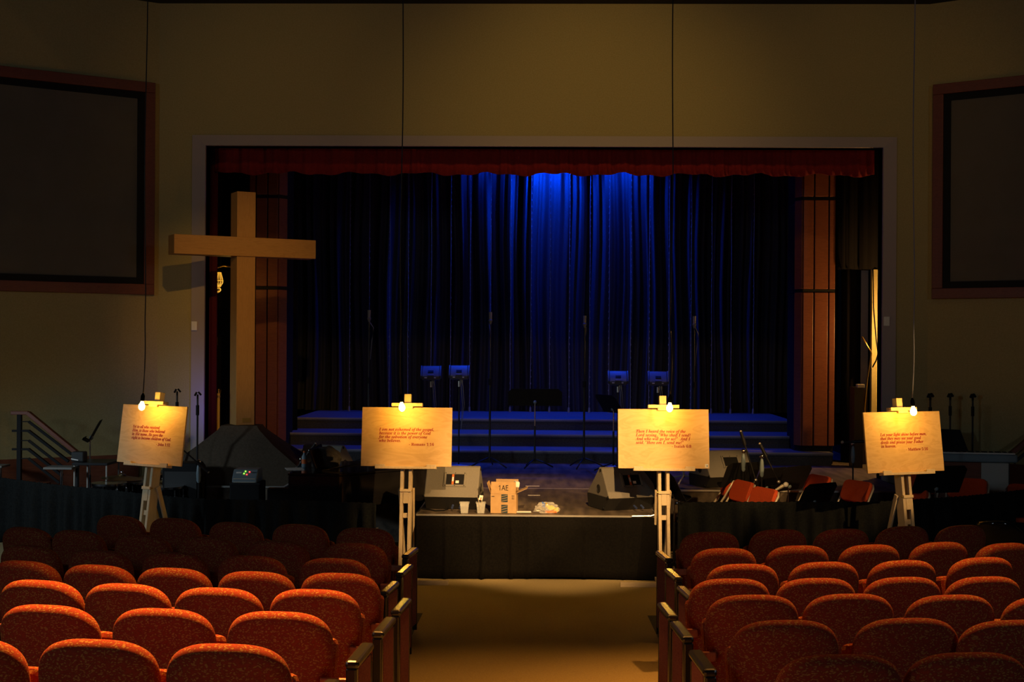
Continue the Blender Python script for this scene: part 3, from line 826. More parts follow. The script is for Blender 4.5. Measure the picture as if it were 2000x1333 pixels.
# small speakers on stands at mid-stage
def pole_speaker(px, py, label, standlabel, Y):
    p = aty(px, py, Y)
    ztop = p.z - .10
    t = thing('speaker_stand', standlabel, 'stand', (p.x, Y, STAGE), 0, 'thin monitor stands')
    MB().cyl((0, 0, .01), (0, 0, ztop - STAGE), .011, seg=10).build('pole', 'black_metal', t, smooth=True)
    MB().lathe([(.02, .04), (.14, .02), (.15, 0)][::-1], seg=24).build('base', 'blue_plate', t, smooth=True)
    MB().cyl((0, 0, ztop - STAGE - .10), (0, 0, ztop - STAGE - .02), .018, seg=10).build('clutch', 'aluminium', t, smooth=True)
    s = thing('compact_speaker', label, 'speaker', (p.x, Y, ztop), 0, 'compact monitors on stands')
    m = MB().prism([(-.05, .0), (-.075, .05), (-.06, .10), (.02, .20), (.06, .20), (.10, .12), (.08, 0)], -.125, .125, 'yz')
    m.build('body', 'compact_grey', s, bevel=.012, smooth=True)
    for s_ in (-1, 1):
        m = MB().prism([(-.06, .02), (-.085, .06), (-.065, .11), (.02, .205), (.06, .20), (.10, .10), (.07, .02)], s_ * .125, s_ * .145, 'yz'); m.build('end_cap', 'compact_grey', s, bevel=.006, smooth=True)
    m = MB().box((0, -.052, .115), (.075, .03, .035), (R(-38), 0, 0)); m.build('handle_slot', 'matte_black', s)
    m = MB().box((0, -.085, .075), (.09, .02, .03), (R(-25), 0, 0)); m.build('handle_lip', 'compact_grey', s, bevel=.004)
    m = MB().box((-.07, -.072, .035), (.035, .012, .012)); m.box((.06, -.072, .035), (.025, .012, .012)); m.build('jack_labels', 'cream_metal', s)
    m = MB()
    for x in (.02, .045): m.tube([(x, -.03, .0), (x, -.05, -.03), (x + .01, -.04, -.09), (x + .03, -.02, -.35), (.03, 0, -.7)], [.012, .012, .006, .004, .004], 6)
    m.build('cables', 'blue_plate', s, smooth='all')
principled('mic_grey', (.14, .14, .16), .4)
principled('compact_grey', (.09, .09, .10), .35)
pole_speaker(842, 729, 'small blue-lit speaker on a stand above the left sign, left of its pair', 'thin pole stand under the left speaker of the left pair', 18.0)
pole_speaker(897, 728, 'small blue-lit speaker on a stand above the left sign, right of its pair', 'thin pole stand under the right speaker of the left pair', 18.0)
pole_speaker(1207, 739, 'small blue-lit speaker on a stand above the right sign, left of its pair', 'thin pole stand under the left speaker of the right pair', 18.0)
pole_speaker(1285, 740, 'small blue-lit speaker on a stand above the right sign, right of its pair', 'thin pole stand under the right speaker of the right pair', 18.0)

# ---------------------------------------------------------------- stands
def tripod(t, rad=.32, h=.16, mat='black_metal', a0=.5):
    for k in range(3):
        th = a0 + 2 * math.pi * k / 3
        m = MB().tube([(0, 0, h), (rad * .5 * math.cos(th), rad * .5 * math.sin(th), h * .62), (rad * math.cos(th), rad * math.sin(th), .012)], .010, 8); m.build('leg', mat, t, smooth='all')
def tall_mic(px, py_top, label, Y=18.0):
    p = aty(px, py_top, Y); h = p.z - STAGE
    t = thing('microphone_stand', label, 'microphone stand', (p.x, Y, STAGE), random.uniform(0, 6), 'tall choir microphone stands')
    tripod(t, .30, .14)
    MB().cyl((0, 0, .1), (0, 0, h * .55), .016, seg=10).build('lower_tube', 'black_metal', t, smooth=True)
    MB().cyl((0, 0, h * .55), (0, 0, h - .16), .010, seg=10).build('upper_tube', 'black_metal', t, smooth=True)
    MB().cyl((0, 0, h * .53), (0, 0, h * .57), .024, seg=10).build('clutch', 'matte_black', t, smooth=True)
    m = MB().lathe([(.012, h - .17), (.018, h - .15), (.03, h - .115), (.018, h - .10)], seg=12); m.build('clip', 'mic_grey', t, smooth=True)
    MB().cyl((0, 0, h - .1), (0, 0, h), .021, .024, 12).build('microphone', 'mic_grey', t, smooth=True)
    MB().tube([(.0, -.02, h - .16), (.06, -.03, h - .25), (.04, -.02, h - .42), (.018, 0, h - .7)], .006, 6).build('cable', 'mic_grey', t, smooth='all')
tall_mic(721, 606, 'tall microphone stand on stage above the left sign, leftmost of the four')
tall_mic(958, 610, 'tall microphone stand on stage just right of the left sign')
tall_mic(1142, 617, 'tall microphone stand on stage just left of the right sign')
tall_mic(1356, 618, 'tall microphone stand on stage above the right sign, rightmost of the four')

def music_stand(label, loc, rz, h=1.08, w=.5, dh=.34, tilt=60, foot=.26, mat='black_metal'):
    # desk faces local -y (the player), tilted back
    t = thing('music_stand', label, 'music stand', loc, rz, 'black music stands')
    tripod(t, foot, .12, 'black_metal', 1.0)
    MB().cyl((0, 0, .08), (0, 0, h * .55), .014, seg=10).build('lower_tube', mat, t, smooth=True)
    MB().cyl((0, 0, h * .55), (0, 0, h - .16), .009, seg=10).build('upper_tube', 'chrome' if mat != 'matte_black' else mat, t, smooth=True)
    MB().ball((0, .015, h - .15), .026, seg=10).build('tilt_knob', 'bluegrey_plastic', t, smooth='all')
    d = thing_part('desk', t, (0, 0, h - .15), R(tilt - 90))
    c_ = .05
    m = MB().prism([(-w / 2, 0), (w / 2, 0), (w / 2, dh - c_), (w / 2 - c_, dh), (-w / 2 + c_, dh), (-w / 2, dh - c_)], -.012, -.008, 'xz')
    m.box((0, -.045, .0), (w, .075, .005)); m.box((0, -.082, .012), (w, .004, .025))
    o = m.build('desk', 'matte_black', t); o.location = (0, 0, h - .20); o.rotation_euler = (R(tilt - 90), 0, 0)
    return t
def thing_part(*a): return None
sd = lambda px, py, Y: aty(px, py, Y)
p = sd(1045, 768, 18.0)
music_stand('wide black conductor stand at mid-stage between the two middle signs', (p.x, 18.0, STAGE), R(180), p.z - STAGE + .02, .76, .24, 82)
p = sd(1194, 775, 18.1)
music_stand('black music stand on stage just left of the right sign', (p.x, 17.55, STAGE), R(120), p.z - STAGE, .5, .3, 55)

# right-hand orchestra: stands
def floor_music(px, Y, ytop, label, rz, z0=0, **k):
    p = aty(px, ytop, Y)
    return music_stand(label, (p.x, Y, z0), R(rz), p.z - z0 - .02, **k)
floor_music(1288, 13.6, 925, 'black music stand seen edge-on between the right monitor and the easel', 108, foot=.06)
floor_music(1317, 13.5, 935, 'black music stand seen edge-on just right of the right easel', 112, foot=.10)
floor_music(1440, 14.9, 915, 'black music stand with its desk before the rear floor monitor', 205, w=.46)
floor_music(1495, 15.2, 925, 'black music stand between the two boom microphones, desk turned away', 215, w=.46)
floor_music(1540, 14.95, 922, 'black music stand just behind the white-headed microphone', 218, w=.5)
floor_music(1588, 14.0, 950, 'low black music stand before the red chair with the hidden seat', 215, w=.5, dh=.3)
floor_music(1827, 14.2, 925, 'broad black music stand right of the rightmost sign', 195, w=.6, dh=.36)
p = sd(176, 835, 15.78)
music_stand('black music stand seen edge-on left of the leftmost sign', (p.x, 15.78, 0), R(-78), p.z + .02, .34, .30, 62, .13)

def boom_stand(label, base_px, Y, knee, tip, tail, z0=0, head=True, mat='black_metal', group='boom microphone stands'):
    b = aty(base_px, 900, Y); t = thing('boom_microphone_stand', label, 'microphone stand', (b.x, Y, z0), 0, group)
    L = lambda q: aty(q[0], q[1], Y) - Vector((b.x, Y, z0))
    k = L(knee)
    tripod(t, .28, .14, 'black_metal', .8)
    MB().cyl((0, 0, .1), (0, 0, k.z * .6), .014, seg=10).build('lower_tube', mat, t, smooth=True)
    MB().cyl((0, 0, k.z * .6), (k.x, 0, k.z), .009, seg=10).build('upper_tube', 'black_metal', t, smooth=True)
    MB().lathe([(.012, -.20), (.022, -.18), (.026, -.10), (.02, -.03), (.012, 0)], c=k, seg=14).build('grip_clutch', 'bluegrey_plastic', t, smooth=True)
    MB().ball(k + Vector((0, 0, .03)), .026, seg=10).build('swivel', 'chrome', t, smooth='all')
    a, c_ = L(tail) , L(tip)
    MB().cyl(a + Vector((0, -.03, 0)), c_ + Vector((0, -.03, 0)), .0085, seg=10).build('boom', 'black_metal', t, smooth=True)
    dd = (a - c_).normalized()
    MB().cyl(a + Vector((0, -.03, 0)), a + Vector((0, -.03, 0)) - dd * .16, .017, .02, seg=12).build('counterweight', 'black_metal', t, smooth=True)
    MB().ball(a + Vector((0, -.03, 0)), .014, seg=8).build('end_cap', 'cream_metal', t, smooth='all')
    MB().ball(c_ + Vector((0, -.03, 0)), .020, seg=8).build('clip', 'aluminium', t, smooth='all')
    return t, c_, L
t, tip, L = boom_stand('black boom microphone stand rising left above the red chairs', 1451, 14.6, (1452, 887), (1475, 938), (1446, 843))
MB().cyl(tip + Vector((0, -.03, -.0)), tip + Vector((-.05, -.05, -.07)), .017, .021, 10).build('microphone', 'black_metal', t, smooth=True)
t, tip, L = boom_stand('black boom microphone stand holding the white-headed microphone', 1488, 14.3, (1488, 897), (1520, 941), (1483, 867))
m = MB().cyl(L((1513, 957)) + Vector((0, -.06, 0)), L((1528, 948)) + Vector((0, -.06, 0)), .014, .022, 12); m.build('microphone', 'cream_metal', t, smooth=True)
o = MB().ball(L((1533, 946)) + Vector((0, -.06, 0)), .030, seg=14).build('microphone_head', 'white_paper', t, smooth='all'); o['label'] = 'white ball microphone head'
MB().tube([L((1513, 957)) + Vector((0, -.06, 0)), L((1500, 966)) + Vector((0, -.05, 0)), L((1494, 980)) + Vector((0, -.03, 0)), L((1490, 1010))], .008, 8).build('cable', 'black_metal', t, smooth='all')
boom_stand('dim boom microphone stand with level boom left of the rightmost sign', 1666, 15.2, (1666, 872), (1644, 864), (1690, 862))
boom_stand('chrome boom stand leaning beside the leftmost sign', 388, 13.98, (388, 908), (358, 878), (408, 922), mat='chrome')

def clip_stand(px, py, Y, label, z0=0):
    p = aty(px, py, Y); h = p.z - z0
    t = thing('microphone_stand', label, 'microphone stand', (p.x, Y, z0), .4, 'straight stands with empty clips')
    MB().lathe([(.12, 0), (.125, .012), (.04, .03), (.02, .05)], seg=24).build('base', 'black_metal', t, smooth=True)
    MB().cyl((0, 0, .03), (0, 0, h - .08), .012, seg=10).build('tube', 'black_metal', t, smooth=True)
    MB().cyl((0, 0, h - .28), (0, 0, h - .16), .02, .02, 10).build('clutch', 'matte_black', t, smooth=True)
    m = MB().box((0, 0, h - .055), (.02, .02, .05)); m.box((-.022, 0, h - .025), (.02, .03, .05), (0, .5, 0)); m.box((.025, 0, h - .02), (.02, .03, .05), (0, -.7, 0)); m.build('clip', 'matte_black', t)
clip_stand(1817, 769, 15.0, 'black straight microphone stand peeking over the rightmost sign')
clip_stand(1856, 769, 16.3, 'black straight microphone stand behind the music desk of the organ')
clip_stand(1900, 770, 16.25, 'black straight microphone stand rising behind the organ keys')
clip_stand(346, 760, 15.48, 'black straight microphone stand peeking over the leftmost sign')
clip_stand(386, 766, 15.3, 'black straight microphone stand before the blue-lit trim')

# ---------------------------------------------------------------- folding chairs
def folding_chair(label, px, py, Y, rz):
    p = aty(px, py, Y)
    off = Matrix.Rotation(R(rz), 3, 'Z') @ Vector((0, .20, 0))
    t = thing('folding_chair', label, 'chair', (p.x - off.x, Y - off.y, 0), R(rz), 'red padded folding chairs')
    bt = p.z                                   # top of the backrest
    # local: sitter faces -y; the back leans to +y
    m = MB(); n = 14
    out = []
    w, h, r = .215, .235, .06
    for cx_, cz_, a0 in ((w - r, h / 2 - r * .8, 0), (-w + r, h / 2 - r * .8, 90), (-w + r, -h / 2 + r, 180), (w - r, -h / 2 + r, 270)):
        for k in range(6):
            th = R(a0 + 90 * k / 5); out.append((cx_ + r * math.cos(th), cz_ + r * math.sin(th)))
    m.prism(out, -.025, .025, 'xz')
    for v in m.bm.verts: v.co.y += -.5 * v.co.x ** 2 * 2
    o = m.build('backrest', 'chair_red', t, smooth=True, bevel=.012); o.location = (0, .21, bt - h / 2 - .0); o.rotation_euler = (R(-22), 0, 0)
    m = MB().box((0, -.04, .44), (.40, .40, .05), (R(3), 0, 0)); m.build('seat', 'chair_red', t, bevel=.02, smooth='all')
    for s_ in (-1, 1):
        x = s_ * .228
        m = MB().tube([(x, -.24, .015), (x, -.02, .42), (x, .13, .66), (x, .215, bt - .05), (x - s_ * .03, .235, bt - .01)], .0125, 8); m.build('front_leg', 'cream_metal', t, smooth='all')
        m = MB().tube([(x * .88, .26, .015), (x * .88, .05, .40)], .0125, 8); m.build('rear_leg', 'cream_metal', t, smooth='all')
    m = MB().cyl((-.2, .2, .13), (.2, .2, .13), .009, seg=8); m.cyl((-.22, -.18, .13), (.22, -.18, .13), .009, seg=8); m.build('crossbar', 'cream_metal', t, smooth=True)
folding_chair('red folding chair seen edge-on, nearest the platform', 1424, 932, 15.05, -93)
folding_chair('red folding chair with bright back, second from the platform', 1452, 943, 14.48, -72)
folding_chair('low red folding chair under the white-headed microphone', 1494, 957, 13.86, -66)
folding_chair('red folding chair partly hidden by a black music stand', 1600, 932, 15.05, -68)
folding_chair('red folding chair alone before the pale stage edge left of the rightmost sign', 1676, 943, 14.5, -62)
folding_chair('dim red folding chair directly behind the rightmost easel', 1800, 926, 15.15, -45)
folding_chair('red folding chair corner showing low beside the rightmost easel mast', 1783, 958, 14.3, -60)
folding_chair('dim red folding chair under the broad music stand at right', 1890, 938, 14.85, -28)
folding_chair('red folding chair cut by the right edge of the picture', 2006, 950, 15.05, -25)

# ---------------------------------------------------------------- things on the platform
Z = STAGE
bx = atz(983, 1003, Z); bx.y = max(bx.y, PF + .06)
t = thing('cardboard_box', 'open cardboard box printed 1AE on the platform edge', 'box', (bx.x, bx.y, Z), R(-3))
w, d, h, th = .262, .26, .20, .004
m = MB(); m.box((0, 0, h / 2), (w, th, h)); m.box((0, d, h / 2), (w, th, h)); m.box((-w / 2, d / 2, h / 2), (th, d, h)); m.box((w / 2, d / 2, h / 2), (th, d, h)); m.box((0, d / 2, th / 2), (w, d, th)); m.build('carton', 'cardboard', t)
m = MB().box((0, .004, h + .062), (w * .98, th, .122), (R(-3), 0, 0)); m.build('flap', 'cardboard', t)
m = MB().box((w / 2 + .055, d * .5, h + .03), (.125, d * .9, th), (0, R(-24), 0)); m.build('flap', 'cardboard_inside', t)
m = MB().box((-w / 2 - .02, d * .5, h + .055), (th, d * .9, .12), (0, R(-20), 0)); m.build('flap', 'cardboard', t)
m = MB().box((.02, d + .01, h + .06), (w * .9, th, .13), (R(4), 0, 0)); m.build('flap', 'cardboard_inside', t)
TX = Matrix.Rotation(R(90), 4, 'X')
text_part('printing', [(text_mesh(chr(0x1D7E3) + chr(0x1D5A0) + chr(0x1D5A4), .075, 'CENTER'), (0, 0, 0))], 'ink', t, Matrix.Translation((.0, -.003, h + .036)) @ TX @ Matrix.Diagonal((.8, 1, 1, 1)))
for zz, hh in ((h - .045, .08), (.045, .085)):
    o = MB().box((.012, -.0035, zz), (.066, .002, hh)).build('tape_strip', 'teal_tape', t)
    m = MB()
    for k in range(3): m.box((.012, -.005, zz - hh * .3 + k * hh * .3), (.062, .0008, .005), (0, R(-14), 0))
    m.build('tape_print', 'cardboard_inside', o)
m = MB()
for x in (.092, .108): m.box((x, -.003, h - .035), (.003, .002, .03)); m.box((x, -.003, h - .018), (.009, .002, .006))
m.box((.1, -.003, h - .052), (.026, .002, .003)); m.box((-.108, -.003, h - .028), (.03, .002, .006)); m.build('arrow_print', 'ink', t)
m = MB().box((-.09, .03, h + .03), (.06, .1, .002), (R(80), 0, R(50))); m.build('paper_liner', 'white_paper', t)
m = MB().box((.13, .1, h + .09), (.05, .1, .06), (0, .1, .2)); m.build('packing_paper', 'white_paper', t, bevel=.01)
def cup(px, label, full):
    p = atz(px, 1003, Z); p.y = max(p.y, PF + .05)
    t = thing('plastic_cup', label, 'cup', (p.x, p.y, Z), R(45 + 3), 'clear plastic tubs on the platform')
    s_ = 1.414
    m = MB(); prof = [(.034 * s_, 0), (.036 * s_, .003), (.047 * s_, .105), (.053 * s_, .107), (.053 * s_, .114), (.045 * s_, .114), (.033 * s_, .006)]
    m.lathe(prof, seg=4); m.build('tub', 'clear_plastic', t)
    if full:
        m = MB().box((.01, 0, .10), (.004, .012, .17), (R(8), R(6), 0)); m.box((-.012, .01, .09), (.004, .01, .14), (R(-8), R(-9), 0)); m.build('plastic_cutlery', 'cream_metal', t)
        m = MB().box((.0, .0, .16), (.035, .003, .05), (R(-10), R(12), R(-40))); m.build('tag', 'white_paper', t)
        MB().box((-.004, -.004, .15), (.012, .003, .03), (R(-10), R(12), R(-40))).build('tag_patch', 'orange_label', t)
cup(907, 'clear plastic tub, empty, before the left floor monitor', False)
cup(939, 'clear plastic tub with cutlery and a paper tag beside the box', True)
# crumpled bag and papers
def crumple(seed, sx_, sy_, sz_, amp):
    rnd = random.Random(seed)
    m = MB(); bmesh.ops.create_icosphere(m.bm, subdivisions=4, radius=1)
    ks = [(Vector((rnd.uniform(-1, 1), rnd.uniform(-1, 1), rnd.uniform(-1, 1))).normalized(), rnd.uniform(3, 8), rnd.uniform(0, 6)) for _ in range(9)]
    for v in m.bm.verts:
        f = sum(abs(math.sin(v.co.dot(k) * w_ + p_)) for k, w_, p_ in ks) / 9
        c_ = v.co * (1 - amp + amp * 2 * f)
        v.co = Vector((c_.x * sx_, c_.y * sy_, max(0, (c_.z + .55) * sz_)))
    return m
p = atz(1068, 1001, Z); p.y = max(p.y, PF + .14)
t = thing('plastic_bag', 'crumpled clear plastic bag with yellow and blue print on the platform edge', 'bag', (p.x, p.y, Z), 0)
crumple(4, .11, .085, .06, .5).build('film', 'bag_plastic', t)
m = MB(); m.grid([[(-.02 + .14 * u, -.03 - .03 * math.sin(u * 5) , .10 - .055 * u - .045 * v + .008 * math.sin(u * 14 + v * 6)) for u in [k / 8 for k in range(9)]] for v in (0, .5, 1)]); m.build('yellow_print', 'yellow_label', t, thick=.002)
m = MB(); m.grid([[(-.05 + .05 * u, -.035, .115 - .02 * u - .05 * v + .006 * math.sin(u * 9)) for u in (0, .5, 1)] for v in (0, .5, 1)]); m.build('blue_print', 'blue_label', t, thick=.002)
m = MB().box((.04, -.06, .012), (.12, .05, .02), (0, 0, .1)); m.build('orange_packet', 'orange_label', t, bevel=.006)
p = atz(1022, 1001, Z); p.y = max(p.y, PF + .05)
o = MB().box((0, 0, .004), (.16, .07, .007)).build('folded_paper', 'white_paper', loc=(p.x, p.y, Z), rot=(0, 0, .05)); tag(o, 'folded white paper on the platform edge right of the box', 'paper')
p = atz(1050, 999, Z); p.y = max(p.y, PF + .07)
o = MB().box((0, 0, .01), (.05, .03, .018), (0, 0, .3)).build('foil_packet', 'aluminium', bevel=.005, loc=(p.x + .01, p.y - .03, Z)); tag(o, 'small shiny packet between the folded paper and the plastic bag', 'packet')
# cable on platform, left
pts = [atz(a, b, Z + .008) for a, b in ((880, 992), (868, 997), (850, 998), (835, 995), (822, 994))] + [Vector((PX0 + .005, PF + .08, Z + .014)), Vector((PX0 - .04, PF + .06, Z - .01)), Vector((PX0 - .06, PF + .05, .3)), Vector((PX0 - .07, PF + .1, .01))]
for v in pts[:5]: v.y = max(v.y, PF + .03)
o = MB().tube(pts, .007, 8).build('speaker_cable', 'matte_black', smooth='all'); tag(o, 'black speaker cable lying under the left floor monitor', 'cable')
# cables on the stage floor
def coil(px, py, label, r0, n=3):
    c0 = atz(px, py, Z + .008); pts = []
    for k in range(n * 16 + 1):
        th = 2 * math.pi * k / 16; r = r0 * (1 + .25 * math.sin(k * .7)); pts.append(c0 + Vector((r * math.cos(th) * 1.3 + .003 * k, r * math.sin(th), .004 * math.sin(k) + .006)))
    o = MB().tube(pts, .007, 6).build('cable_coil', 'blue_plate', smooth='all'); tag(o, label, 'cable', 'loose cables on the stage')
coil(1140, 898, 'loose cable coil on stage at the foot of the microphone left of the right sign', .16)
coil(905, 897, 'loose cable coil on stage beside the thin pole stand', .12, 2)

# ---------------------------------------------------------------- grand piano
PXO = Vector((-2.92, 15.38, 0))
t = thing('grand_piano', 'black grand piano left of the platform, closed lid', 'piano', PXO)
outl = [(0, 0), (0, -1.46), (.55, -1.46), (.80, -1.38), (1.02, -1.18), (1.2, -1.0), (1.38, -.88), (1.56, -.78), (1.66, -.62), (1.70, -.42), (1.66, -.2), (1.54, -.05), (1.4, 0)]
def smooth_poly(pts, keep=3):
    res = []
    n = len(pts)
    for i in range(n):
        p0, p1, p2, p3 = [Vector(pts[(i + k) % n]) for k in (-1, 0, 1, 2)]
        if i < 2 or i == n - 1: res.append(tuple(p1)); continue
        for k in range(4):
            u = k / 4
            q = .5 * ((2 * p1) + (p2 - p0) * u + (2 * p0 - 5 * p1 + 4 * p2 - p3) * u * u + (3 * p1 - p0 - 3 * p2 + p3) * u ** 3); res.append((q.x, q.y))
    return res
po = smooth_poly(outl)
MB().prism([(.22 + x * .87, y) for x, y in po], .60, .955).build('case', 'piano_black', t, smooth=True, bevel=.006)
MB().prism([(.22 + (x - .0) * .88 - .005, y * 1.01 + .005) for x, y in po], .957, .982).build('lid', 'piano_black', t, smooth=True, bevel=.006)
MB().box((.11, -.73, .66), (.24, 1.40, .12)).build('key_bed', 'piano_black', t, bevel=.006)
MB().box((.06, -.73, .728), (.14, 1.22, .018)).build('keys', 'white_keys', t)
for y in (-1.42, -.04): MB().box((.11, y, .70), (.25, .07, .24)).build('key_cheek', 'piano_black', t, bevel=.02)
for k in range(36):
    if k % 7 not in (2, 6): MB().box((.085, -1.32 + k * .034, .742), (.09, .012, .014)).build('black_key', 'matte_black', t)
m = MB().box((.42, -.73, 1.10), (.03, .75, .24), (0, R(-18), 0)); m.build('music_desk', 'piano_black', t, bevel=.01)
for x, y in ((.35, -.15), (.35, -1.3), (1.45, -.4)):
    m = MB().cyl((x, y, .05), (x, y, .60), .045, .07, 14); m.cyl((x, y, 0), (x, y, .05), .03, seg=12); m.build('leg', 'piano_black', t, smooth=True)
m = MB().box((.2, -.73, .30), (.05, .2, .6)); m.box((.15, -.73, .10), (.16, .24, .05)); m.build('pedal_lyre', 'piano_black', t)
m = MB().bar((.55, -1.2, .99), (1.25, -.62, 1.07), .03, .015); m.build('lid_flap_edge', 'piano_black', t)
def on_lid(px, py): return atz(px, py, .983)
p = Vector((-2.40, 14.62, .982))
crumple(9, .16, .14, .15, .22).build('dark_bundle', 'dark_lump', loc=p, smooth='all'); tag(bpy.data.objects['dark_bundle'], 'dark rounded bundle heaped on the left end of the piano lid', 'bundle')
p = Vector((aty(575, 915, 14.35).x, 14.35, .9835))
o = MB().box((0, 0, .002), (.19, .25, .004), (0, 0, .3)).build('sheet_music', 'white_paper', loc=p); tag(o, 'white sheet of paper on the grand piano lid', 'paper')
p = Vector((aty(594, 915, 14.6).x, 14.6, .982))
t = thing('water_bottle', 'small bottle with an orange label on the grand piano lid', 'bottle', p)
MB().lathe([(.028, 0), (.03, .01), (.03, .12), (.012, .15), (.012, .17)], seg=16).build('body', 'bluegrey_plastic', t, smooth=True)
MB().cyl((0, 0, .04), (0, 0, .09), .0308, seg=16).build('label', 'orange_label', t, smooth=True)
MB().cyl((0, 0, .165), (0, 0, .185), .014, seg=12).build('cap', 'orange_label', t, smooth=True)
# piano mic boom
boom_stand('black boom microphone stand leaning over the piano lid', 560, 15.44, (588, 902), (580, 915), (617, 867), mat='matte_black')

# rack with small mixer
p = aty(478, 940, 13.95)
t = thing('equipment_case', 'black equipment case beside the left end of the grand piano', 'case', (p.x, 13.95, 0))
MB().box((0, .15, .44), (.33, .32, .86)).build('case_body', 'matte_black', t, bevel=.01)
m = MB()
for z in (.02, .86): m.box((0, -.012, z), (.335, .006, .02))
m.build('case_edges', 'black_metal', t)
t = thing('small_mixer', 'small blue-grey mixer with green and red lights on the black case', 'mixer', (p.x, 13.95, .87))
MB().prism([(-.02, 0), (-.02, .05), (.06, .14), (.28, .14), (.28, 0)], -.135, .135, 'yz').build('housing', 'bluegrey_plastic', t, bevel=.008)
m = MB().box((-.07, .025, .107), (.06, .02, .002), (R(48), 0, 0)); m.build('display_label', 'white_paper', t)
m = MB().box((0, -.022, .045), (.24, .004, .008)); m.box((0, -.022, .008), (.24, .004, .006)); m.build('front_strip', 'cream_metal', t)
for x, y, mt in ((.0, .04, 'led_green'), (-.012, .02, 'led_green'), (.045, .035, 'led_red'), (.02, .012, 'led_red')):
    zz = .05 + (y + .02) * 1.125
    MB().box((x, y - .003, zz + .004), (.014, .012, .006), (R(48), 0, 0)).build('indicator_light', mt, t)
m = MB()
for k in range(6): m.cyl((.07 + .01 * k, .03, .105), (.07 + .01 * k, .025, .112), .003, seg=6)
m.build('knobs', 'matte_black', t)

# ---------------------------------------------------------------- drum corner at left
def drum(label, loc, r, h, rot=(0, 0, 0), shell='black_gloss', nm='drum'):
    t = thing(nm, label, 'drum', loc, 0, 'drums behind the left drape'); t.rotation_euler = rot
    MB().cyl((0, 0, 0), (0, 0, h), r, seg=28).build('shell', shell, t, smooth=True)
    for z in (0.0, h):
        MB().lathe([(r * .99, z - .012), (r * 1.05, z - .012), (r * 1.05, z + .012), (r * .99, z + .012)], seg=32).build('hoop', 'chrome', t, smooth=True)
    MB().cyl((0, 0, h), (0, 0, h + .004), r * .98, seg=28).build('head', 'console_grey' if nm == 'snare_drum' else 'matte_black', t, smooth=True)
    m = MB()
    for k in range(8):
        th = 2 * math.pi * k / 8; m.cyl((r * 1.03 * math.cos(th), r * 1.03 * math.sin(th), h * .1), (r * 1.03 * math.cos(th), r * 1.03 * math.sin(th), h * .9), .007, seg=6); m.box((r * 1.02 * math.cos(th), r * 1.02 * math.sin(th), h * .5), (.03, .03, .05))
    m.build('lugs', 'chrome', t)
    m = MB()
    if nm != 'bass_drum':
        for k in range(3):
            th = .4 + 2 * math.pi * k / 3; m.cyl((r * 1.06 * math.cos(th), r * 1.06 * math.sin(th), -loc[2]), (r * 1.06 * math.cos(th), r * 1.06 * math.sin(th), h * .6), .009, seg=6)
        m.build('legs', 'chrome', t)
    else: m.bm.free()
p = aty(213, 952, 14.6); drum('chrome-rimmed snare drum glinting at the left of the drum set', (p.x, 14.6, p.z - .1), .19, .14, nm='snare_drum')
p = aty(262, 950, 14.9); drum('chrome-rimmed tom drum just left of the leftmost easel mast', (p.x + .02, 14.95, p.z - .16), .17, .2, nm='tom_drum')
p = aty(325, 955, 14.9); drum('chrome-rimmed floor tom just right of the leftmost easel mast', (p.x, 14.9, p.z - .22), .19, .24, nm='floor_tom')
p = aty(358, 962, 14.5); drum('black bass drum lying on its side behind the left drape', (p.x, 14.5 + .2, .29), .27, .36, (R(90), 0, 0), nm='bass_drum')
def cymbal(label, px, py, Y, r, tilt):
    p = aty(px, py, Y)
    t = thing('cymbal_stand', label, 'cymbal', (p.x, Y, 0), 0, 'cymbals on stands')
    MB().lathe([(r, 0), (r * .6, .018), (.05, .03), (.04, .05), (.012, .06)], M=Matrix.Translation((0, 0, p.z)) @ Matrix.Rotation(R(tilt), 4, 'Y'), seg=32).build('cymbal', 'brass_dim' if 'brass_dim' in MATS else 'brass', t, smooth=True)
    MB().cyl((0, 0, .1), (0, 0, p.z + .09), .011, seg=8).build('rod', 'chrome', t, smooth=True)
    MB().ball((0, 0, p.z + .075), .018, seg=8).build('wing_nut', 'chrome', t, smooth='all')
    tripod(t, .24, .2, 'chrome', .2)
principled('brass_dim', (.20, .13, .05), .35, .8)
cymbal('thin cymbal on a chrome stand left of the leftmost easel mast', 238, 935, 15.0, .24, 3)
cymbal('small tilted cymbal close behind the leftmost easel', 296, 930, 15.5, .17, -8)
cymbal('dim cymbal near the bass drum right of the leftmost easel mast', 318, 948, 15.2, .18, 6)
# black cabinet behind board
p = aty(345, 930, 14.9)
t = thing('speaker_cabinet', 'black speaker cabinet below the leftmost sign beside its easel', 'speaker', (p.x, 15.0, 0))
z1 = aty(345, 907, 14.9).z
MB().prism([(-.2, .0), (.27, 0), (.24, z1 - .05), (.20, z1), (-.2, z1)], 0, .3, 'xz').build('cabinet', 'matte_black', t, bevel=.01)
MB().box((.02, -.006, z1 * .5), (.38, .01, z1 * .8)).build('grille_cloth', 'speaker_black', t)
